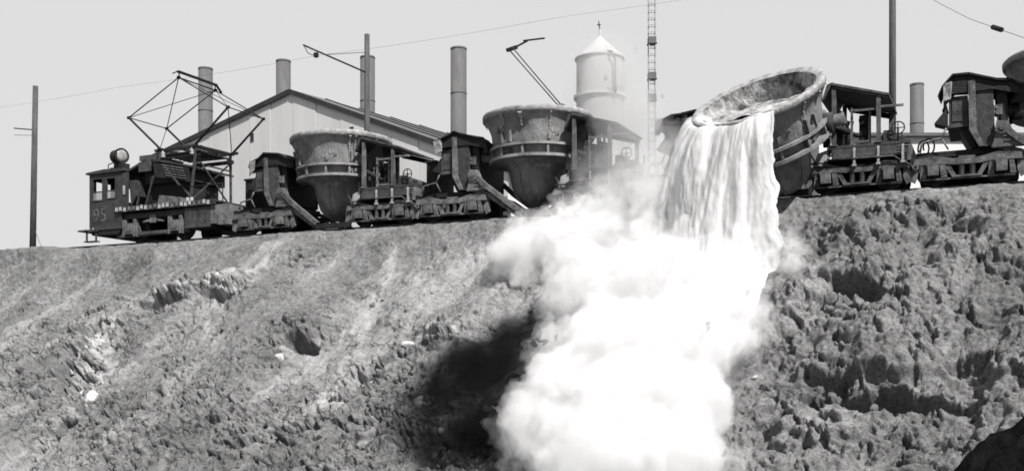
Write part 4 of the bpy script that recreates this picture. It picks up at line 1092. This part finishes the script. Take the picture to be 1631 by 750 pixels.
part('downpipe', 'wt_p', lambda: MB().path([(1.25, -1.55, 0.301 * 90 - 4.3), (1.75, -1.75, 0.299 * 90 - 4.3), (1.95, -1.45, 0.292 * 90 - 4.3), (1.95, -1.40, 0.26 * 90 - 4.3)], 0.10, 8), 'steel', wt)
part('finial', 'wt_f', lambda: MB().tube((0, 0, 0.327 * 90 - 4.3), (-0.1, 0, 0.3365 * 90 - 4.3), 0.05, 6).box((-0.08, 0, 0.333 * 90 - 4.3), (0.3, 0.1, 0.08)), 'steel', wt)
shed(0.30 * 95, 0.62 * 95, 95, 10, 4.4, 0.2235 * 95, 'long low shed far behind the last slag cars')

# lattice mast
mast = link('lattice_mast', None, None, site(0.1367 * 60, 60, 4.4), (0, 0, R(YAW)))
tag(mast, 'slim pale lattice mast with dark collars behind the pouring car', 'mast')
def mast_b():
    b = MB()
    for sx in (-0.19, 0.19):
        for sy in (-0.19, 0.19):
            b.beam((sx, sy, 0), (sx, sy, 20), 0.05, 0.05)
    z_ = 0.4
    while z_ < 19.8:
        for sy in (-0.19, 0.19):
            b.beam((-0.19, sy, z_), (0.19, sy, z_), 0.035, 0.035)
        for sx in (-0.19, 0.19):
            b.beam((sx, -0.19, z_), (sx, 0.19, z_), 0.035, 0.035)
        z_ += 0.42
    return b
part('lattice', 'mast', mast_b, 'mast', mast)
for z_ in (0.3175 * 60, 0.283 * 60, 0.262 * 60):
    part('collar', 'collar', lambda: MB().bx(-0.23, 0.23, -0.23, 0.23, -0.18, 0.18).bx(-0.27, 0.27, -0.27, 0.27, -0.22, -0.18), 'stack', mast, (0, 0, z_ - 4.4))

# ------------------------------------------------------------------ molten slag
_us_l = us; _ys_n = -ys
def ground_z(x, y):
    i = min(max(int(np.searchsorted(_us_l, x)), 0), len(us) - 1)
    j = min(max(int(np.searchsorted(_ys_n, -y)), 0), len(ys) - 1)
    j0, j1 = max(j - 14, 0), min(j + 15, len(ys))
    return float(PZ[j0 + int(np.argmin(np.abs(PY[j0:j1, i] - y))), i])
def smooth_z(x, y):
    return max(ground_z(x + dx, y + dy) for dx in (-0.12, 0.0, 0.12) for dy in (-0.1, 0.0, 0.1))

pot3 = [c for c in cars[2].children if c.name.startswith('slag_pot')][0]
pm = Matrix.Translation(Vector(POT3) + Vector((16.3, 0, 0))) @ __import__('mathutils').Euler(POT3_ROT).to_matrix().to_4x4()
NA, NS = 150, 150
front = np.zeros((NA, NS, 3)); outw = np.zeros((NA, 3))
for i in range(NA):
    a = i / (NA - 1)
    ph = R(-92 + 110 * a) - math.pi / 2          # rim angle: -90 deg is the near lip
    def rim_pt(r, z): return pm @ Vector((r * math.cos(ph), r * math.sin(ph), z - POT_ZC))
    q_in = rim_pt(1.25, 3.02); q_mid = rim_pt(1.60, 3.24); lip = rim_pt(1.86, 3.24)
    d = Vector((lip.x - q_mid.x, lip.y - q_mid.y, 0)).normalized()
    edge = min(a, 1 - a)
    spd = 0.95 + 0.35 * math.sin(a * 7) * 0.4 - 0.5 * (a > 0.75) * (a - 0.75) * 4
    pts = [q_in, q_mid, lip]
    p = lip.copy(); tau = 0.0
    vel = d * spd + Vector((-0.15, 0, 0))
    landed = None
    for k in range(70):
        tau += 0.013
        p = lip + vel * tau + Vector((0, 0, -4.9 * tau * tau))
        if p.z < ground_z(p.x, p.y) + 0.10:
            break
        pts.append(p.copy())
    # it then runs on down the bank
    zz = p.z
    for k in range(18):
        p = p + Vector((0.02 * (0.4 - a), -0.11, 0))
        zz = max(smooth_z(p.x, p.y) + 0.10, zz - 0.16)
        p.z = zz
        pts.append(p.copy())
    # resample evenly
    P = np.array([list(x) for x in pts])
    L = np.concatenate([[0], np.cumsum(np.linalg.norm(np.diff(P, axis=0), axis=1))])
    t_ = np.linspace(0, L[-1], NS)
    front[i] = np.stack([np.interp(t_, L, P[:, c]) for c in range(3)], -1)
    outw[i] = (d.x, d.y, 0.15)
ai = np.linspace(0, 1, NA)[:, None] * np.ones((1, NS)); si = np.linspace(0, 1, NS)[None, :] * np.ones((NA, 1))
disp = 0.13 * fbm(ai * 5, si * 1.5, 3, 301) + 0.030 * fbm(ai * 15 + 0.8 * si, si * 2.0 + ai * 3, 4, 311, 0.6) + 0.02 * fbm(ai * 45, si * 22, 2, 321)
disp = disp * np.clip(si * 7, 0.25, 1)
tang = np.zeros((NA, 3)); tang[:, 0] = -outw[:, 1]; tang[:, 1] = outw[:, 0]
rag = (0.16 * fbm(si * 7, ai * 0 + 3, 4, 331, 0.6) + 0.2 * sstep(0.3, 0.6, si)) * sstep(0.8, 1.0, ai) + 0.14 * fbm(si * 7, ai * 0 + 9, 4, 333, 0.6) * (1 - sstep(0.0, 0.2, ai))
front = front + (rag * np.clip(si * 6 - 0.6, 0, 1) * (1 - sstep(0.55, 0.72, si)))[..., None] * tang[:, None, :]
fr3 = front + disp[..., None] * outw[:, None, :]
edge = np.minimum(ai, 1 - ai)
bk3 = front - outw[:, None, :] * (0.04 + 0.10 * np.clip(edge * 8, 0, 1))[..., None] * np.clip(si * 6, 0.2, 1)[..., None]
idx = np.arange(NA * NS).reshape(NA, NS)
qs = [tuple(q) for q in np.stack([idx[:-1, :-1], idx[1:, :-1], idx[1:, 1:], idx[:-1, 1:]], -1).reshape(-1, 4)]
o_ = NA * NS
qb = [(q[3] + o_, q[2] + o_, q[1] + o_, q[0] + o_) for q in qs]
side = []
for k in range(NS - 1):
    side.append((idx[0, k], idx[0, k + 1], idx[0, k + 1] + o_, idx[0, k] + o_)); side.append((idx[-1, k + 1], idx[-1, k], idx[-1, k] + o_, idx[-1, k + 1] + o_))
for k in range(NA - 1):
    side.append((idx[k + 1, 0], idx[k, 0], idx[k, 0] + o_, idx[k + 1, 0] + o_)); side.append((idx[k, -1], idx[k + 1, -1], idx[k + 1, -1] + o_, idx[k, -1] + o_))
mm = bpy.data.materials.new('molten_slag')
mm.use_nodes = True
t = mm.node_tree; b = t.nodes['Principled BSDF']
uvm = nd(t, 'ShaderNodeAttribute'); uvm.attribute_name = 'flow'
n1 = nd(t, 'ShaderNodeTexNoise'); n1.inputs['Scale'].default_value = 1.0; n1.inputs['Detail'].default_value = 7; n1.inputs['Distortion'].default_value = 0.5
mp = nd(t, 'ShaderNodeMapping'); mp.inputs['Scale'].default_value = (15, 0.9, 1)
t.links.new(uvm.outputs['Vector'], mp.inputs[0]); t.links.new(mp.outputs[0], n1.inputs['Vector'])
r1 = nd(t, 'ShaderNodeMapRange'); r1.inputs[1].default_value = 0.3; r1.inputs[2].default_value = 0.62; r1.inputs[3].default_value = 0.16; r1.inputs[4].default_value = 0.33
t.links.new(n1.outputs[0], r1.inputs[0]); t.links.new(r1.outputs[0], b.inputs['Base Color'])
b.inputs['Roughness'].default_value = 0.7
b.inputs['Emission Color'].default_value = (1, 1, 1, 1)
r2_ = nd(t, 'ShaderNodeMapRange'); r2_.inputs[1].default_value = 0.35; r2_.inputs[2].default_value = 0.6; r2_.inputs[3].default_value = 0.03; r2_.inputs[4].default_value = 0.09
t.links.new(n1.outputs[0], r2_.inputs[0]); t.links.new(r2_.outputs[0], b.inputs['Emission Strength'])
M['molten'] = mm
me = bpy.data.meshes.new('molten_slag')
me.from_pydata(np.concatenate([fr3.reshape(-1, 3), bk3.reshape(-1, 3)]).tolist(), [], qs + qb + side)
me.polygons.foreach_set('use_smooth', [True] * len(me.polygons))
fa = me.attributes.new('flow', 'FLOAT_VECTOR', 'POINT')
uv = np.stack([ai, si * 3, ai * 0], -1).reshape(-1, 3)
fa.data.foreach_set('vector', np.concatenate([uv, uv]).astype(np.float32).ravel())
me.materials.append(mm); me.update()
ms = link('molten_slag', me)
tag(ms, 'white-hot curtain of slag pouring over the lip of the tipped pot', 'molten slag')

pv, pf = [], []
nr2, na2 = 26, 72
for j in range(nr2 + 1):
    for i in range(na2):
        th = 2 * math.pi * i / na2; r = 1.50 * j / nr2
        lx, ly = r * math.cos(th), r * math.sin(th)
        lz = 2.90 - 0.22 * ly - 0.06 * lx + 0.10 * float(fbm(np.array([lx * 1.3]), np.array([ly * 2.2]), 4, 341)[0])
        lim = float(np.interp(lz, [0.55, 1.35, 2.1, 2.75, 3.22], [0.0, 0.80, 1.30, 1.46, 1.60])) + 0.03
        k = min(1.0, lim / max(r, 1e-6)) if r > lim else 1.0
        pv.append(tuple(pm @ Vector((lx * k, ly * k, lz - POT_ZC))))
for j in range(nr2):
    for i in range(na2):
        pf.append((j * na2 + i, (j + 1) * na2 + i, (j + 1) * na2 + (i + 1) % na2, j * na2 + (i + 1) % na2))
M['pool'] = mat('cooling_slag_skin', 0.05, 0.32, 2.2, 0.75, 0.0, 0.8, 9, stretch=(1, 2.5, 1), mid=0.48, spread=0.14)
sp = link('slag_pool', MB().add(pv, pf, True).mesh('slag_pool', M['pool']), ms)
sp['label'] = 'mottled grey skin of slag still lying in the tipped pot'

# ------------------------------------------------------------------ loose lumps
import bmesh
def rock_mesh(name, seed, m, sub=3, rough=0.28):
    bm = bmesh.new()
    bmesh.ops.create_icosphere(bm, subdivisions=sub, radius=1.0)
    rr = random.Random(seed)
    cuts = [Vector((rr.uniform(-1, 1), rr.uniform(-1, 1), rr.uniform(-1, 1))).normalized() for _ in range(9)]
    dst = [rr.uniform(0.55, 0.9) for _ in cuts]
    for v in bm.verts:
        for c, d in zip(cuts, dst):
            k = v.co.dot(c) - d
            if k > 0: v.co -= c * k
        v.co *= 1 + rr.uniform(-0.03, 0.03)
        v.co.z *= 0.6
    me = bpy.data.meshes.new(name); bm.to_mesh(me); bm.free()
    me.materials.append(M[m]); return me
PALE = [rock_mesh('pale_slag_lump', k, 'rock_pale') for k in (1, 2, 3)]
GREY = [rock_mesh('grey_slag_lump', k, 'rock') for k in (11, 12, 13, 14)]
def lump(name, meshes, x, y, r, k, label, group):
    o = link(name, meshes[k % len(meshes)], None, (x, y, ground_z(x, y) + r * 0.05), (k * 0.7, k * 1.3, k * 2.1))
    o.scale = (r, r * (0.8 + 0.05 * (k % 5)), r * 0.9)
    tag(o, label, 'rock', group)
for k, (x, y, r, lab) in enumerate([(10.13, -6.3, 0.20, 'rounded white slag lump on the bank beside a split crust'), (6.21, -6.85, 0.24, 'large angular white slag slab on the bank below a dark hollow'),
                                    (12.71, -9.0, 0.11, 'small white slag lump lying within the added steam shade'), (9.5, -7.0, 0.14, 'pale slag lump low on the bank between two cracked patches'),
                                    (0.58, -8.4, 0.26, 'broad pale slag lump in the broken trench below the locomotive'), (19.75, -7.0, 0.10, 'small pale slag lump at the foot of the pouring slag'),
                                    (-2.3, -6.6, 0.20, 'pale slag lump high in the broken trench below the locomotive')]):
    lump('pale_slag_lump', PALE, x, y, r, k, lab, 'pale slag lumps on the bank')
rk = random.Random(21)
for k in range(46):
    x = rk.uniform(-8, 25); y = -1.9 - 7.6 * rk.random() ** 0.7
    if 13.0 < x < 20 and y < -2: continue
    lump('grey_slag_lump', GREY, x, y, rk.choice([0.06, 0.08, 0.10, 0.13, 0.18]), k, 'grey slag lump lying loose on the bank', 'grey slag lumps on the bank')

# black spoil heap at the viewer's side of the dump
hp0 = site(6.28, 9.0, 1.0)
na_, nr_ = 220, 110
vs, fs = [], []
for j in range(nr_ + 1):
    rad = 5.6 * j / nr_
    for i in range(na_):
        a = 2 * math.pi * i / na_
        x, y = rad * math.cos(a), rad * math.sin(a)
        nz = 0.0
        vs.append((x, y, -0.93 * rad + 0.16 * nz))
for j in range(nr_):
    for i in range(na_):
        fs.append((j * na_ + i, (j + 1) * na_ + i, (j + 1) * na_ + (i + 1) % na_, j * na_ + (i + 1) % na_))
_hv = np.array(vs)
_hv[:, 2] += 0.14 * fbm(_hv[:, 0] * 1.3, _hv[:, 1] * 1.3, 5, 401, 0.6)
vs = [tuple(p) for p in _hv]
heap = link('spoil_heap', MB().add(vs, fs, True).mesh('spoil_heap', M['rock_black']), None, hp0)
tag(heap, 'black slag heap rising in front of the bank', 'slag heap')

# ------------------------------------------------------------------ steam and its added shade
def vol_mat(name, density, albedo, g=0.0):
    m = bpy.data.materials.new(name)
    m.use_nodes = True
    t = m.node_tree
    for n in list(t.nodes): t.nodes.remove(n)
    o = nd(t, 'ShaderNodeOutputMaterial')
    v = nd(t, 'ShaderNodeVolumePrincipled')
    v.inputs['Color'].default_value = grey(albedo)
    v.inputs['Density'].default_value = density
    v.inputs['Anisotropy'].default_value = g
    t.links.new(v.outputs[0], o.inputs['Volume'])
    return m
def ico(sub):
    bm = bmesh.new(); bmesh.ops.create_icosphere(bm, subdivisions=sub, radius=1.0)
    v = np.array([p.co[:] for p in bm.verts]); f = np.array([[q.index for q in p.verts] for p in bm.faces]); bm.free()
    return v, f
ICO = {k: ico(k) for k in (1, 2, 3)}
def cloud_mesh(name, balls, m, voxel, amp, seed, swell, billows=16):
    rr = random.Random(seed)
    vs, fs, n = [], [], 0
    def ball(sub, r, c):
        nonlocal n
        v, f = ICO[sub]
        vs.append(v * r + np.array(c)); fs.append(f + n); n += len(v)
    def rdir(): return Vector((rr.gauss(0, 1), rr.gauss(0, 1), rr.gauss(0, 1))).normalized()
    for (x, y, z, r) in balls:
        r = r + swell
        ball(3, r * 0.92, (x, y, z))
        for k in range(billows):                       # billows standing out of every puff
            d = rdir()
            c = Vector((x, y, z)) + d * r * rr.uniform(0.70, 0.95)
            q = r * rr.uniform(0.14, 0.38)
            ball(2, q, c)
            for j in range(3):
                ball(1, q * rr.uniform(0.25, 0.55), c + (rdir() + d * 0.6) * q * 0.9)
    V_ = np.concatenate(vs); F_ = np.concatenate(fs)
    me = bpy.data.meshes.new(name)
    me.vertices.add(len(V_)); me.vertices.foreach_set('co', V_.ravel())
    me.loops.add(len(F_) * 3); me.loops.foreach_set('vertex_index', F_.ravel())
    me.polygons.add(len(F_)); me.polygons.foreach_set('loop_start', np.arange(0, len(F_) * 3, 3))
    me.update(calc_edges=True)
    me.materials.append(m)
    o = link(name, me)
    rm = o.modifiers.new('remesh', 'REMESH'); rm.mode = 'VOXEL'; rm.voxel_size = voxel; rm.use_smooth_shade = True
    for k, (sc, st) in enumerate(((0.9, amp), (0.38, amp * 0.7), (0.14, amp * 0.55))):
        tx = bpy.data.textures.new(name + 'tx', 'CLOUDS'); tx.noise_scale = sc * (1 + 0.13 * (seed % 5)); tx.noise_depth = 2
        dm = o.modifiers.new('billow', 'DISPLACE'); dm.texture = tx; dm.texture_coords = 'GLOBAL'; dm.strength = st; dm.mid_level = 0.5
    return o
def cloud(name, balls, layers, albedo, voxel, amp, label, cat, seed=0):
    """a cloud that thins outwards: nested billowing volumes whose densities add up"""
    root = None
    for k, (swell, dens) in enumerate(layers):
        o = cloud_mesh(name if root is None else 'outer_' + name, balls, vol_mat('%s_air_%d' % (name, k), dens, albedo), voxel, amp * (1 + 0.35 * k), seed * 10 + k, swell)
        o['kind'] = 'stuff'
        if root is None:
            root = o; tag(o, label, cat)
        else:
            o.parent = root
    return root
DENSE = [(12.45, -3.5, -1.75, 1.05), (11.85, -3.3, -1.65, 0.62), (13.6, -3.6, -1.5, 0.95), (14.65, -3.4, -1.55, 1.25), (16.25, -3.2, -1.4, 1.1), (15.16, -5.45, -3.1, 1.34), (16.83, -5.36, -2.98, 1.5), (18.19, -5.3, -3.02, 1.1), (16.51, -7.08, -4.44, 1.38), (17.99, -7.1, -4.45, 1.4), (18.8, -6.88, -4.45, 0.65), (15.82, -8.19, -5.4, 1.2), (17.28, -8.63, -5.73, 1.35), (18.48, -8.55, -5.71, 1.1), (15.5, -9.23, -6.3, 1.0), (17.21, -10.03, -6.87, 1.4), (18.75, -9.9, -6.82, 1.1), (14.75, -8.65, -5.95, 0.6), (18.95, -4.71, -2.61, 0.68), (19.05, -5.83, -3.61, 0.48), (18.03, -3.73, -1.76, 0.9), (19.4, -4.3, -2.3, 0.34), (19.3, -5.4, -3.1, 0.45), (18.9, -6.2, -3.7, 0.6), (18.4, -6.2, -3.5, 0.8), (19.5, -6.8, -4.15, 0.36), (19.6, -6.2, -3.6, 0.3), (20.05, -4.0, -1.75, 0.22), (20.1, -4.6, -2.3, 0.3)]
VEIL = [(12.9, -3.1, -0.95, 0.60), (13.9, -3.0, -0.65, 0.72), (14.9, -2.9, -0.30, 0.80), (15.9, -3.0, -0.2, 0.80), (16.4, -3.4, -0.3, 0.75), (15.5, -2.8, 0.5, 0.5), (16.2, -3.0, 0.5, 0.5)]
THIN = [(14.8, -2.4, 0.9, 0.75), (15.4, -2.4, 1.1, 0.75), (15.0, -2.0, 2.1, 0.75), (15.4, -2.2, 2.3, 0.6), (13.5, 1.6, 3.5, 0.8), (13.1, 1.8, 4.6, 0.9), (13.1, 2.6, 4.0, 1.0), (12.7, 2.4, 5.3, 0.9), (16.3, -2.8, 0.9, 0.75), (12.5, 3.0, 4.0, 0.9), (12.6, 3.0, 5.6, 0.8)]
SHADE = [(13.36, -7.7, -5.05, 0.95), (12.3, -7.1, -4.65, 0.55), (13.55, -6.56, -4.17, 0.66), (12.75, -8.36, -5.66, 0.72), (14.0, -8.84, -6.07, 0.72), (14.24, -6.5, -4.2, 0.40), (13.59, -9.14, -6.36, 0.6), (11.9, -7.9, -5.35, 0.45), (12.1, -8.8, -6.1, 0.55), (11.5, -8.3, -5.7, 0.35), (12.6, -9.3, -6.6, 0.5)]
cloud('steam_cloud', DENSE, [(-0.06, 1.6), (0.07, 0.8), (0.20, 0.45)], 0.83, 0.065, 0.36, 'dense white steam cloud boiling up from the foot of the pour', 'steam', 1)
cloud('rising_steam', VEIL, [(-0.05, 0.45), (0.12, 0.28), (0.3, 0.15)], 0.90, 0.09, 0.34, 'rising steam hiding the running gear between the upright and the pouring car', 'steam', 2)
cloud('steam_wisp', THIN, [(-0.1, 0.20), (0.2, 0.14), (0.5, 0.10)], 0.60, 0.11, 0.40, 'thin steam blurring the end of the upright slag car and the round tower behind', 'steam', 3)
cloud('steam_shade', SHADE, [(-0.15, 1.1), (0.02, 0.8), (0.2, 0.5), (0.45, 0.25)], 0.015, 0.10, 0.40, 'added black volume deepening the steam shade on the bank', 'shade', 4)  # absorbing volume added to deepen the shade the steam throws on the bank
#@@END
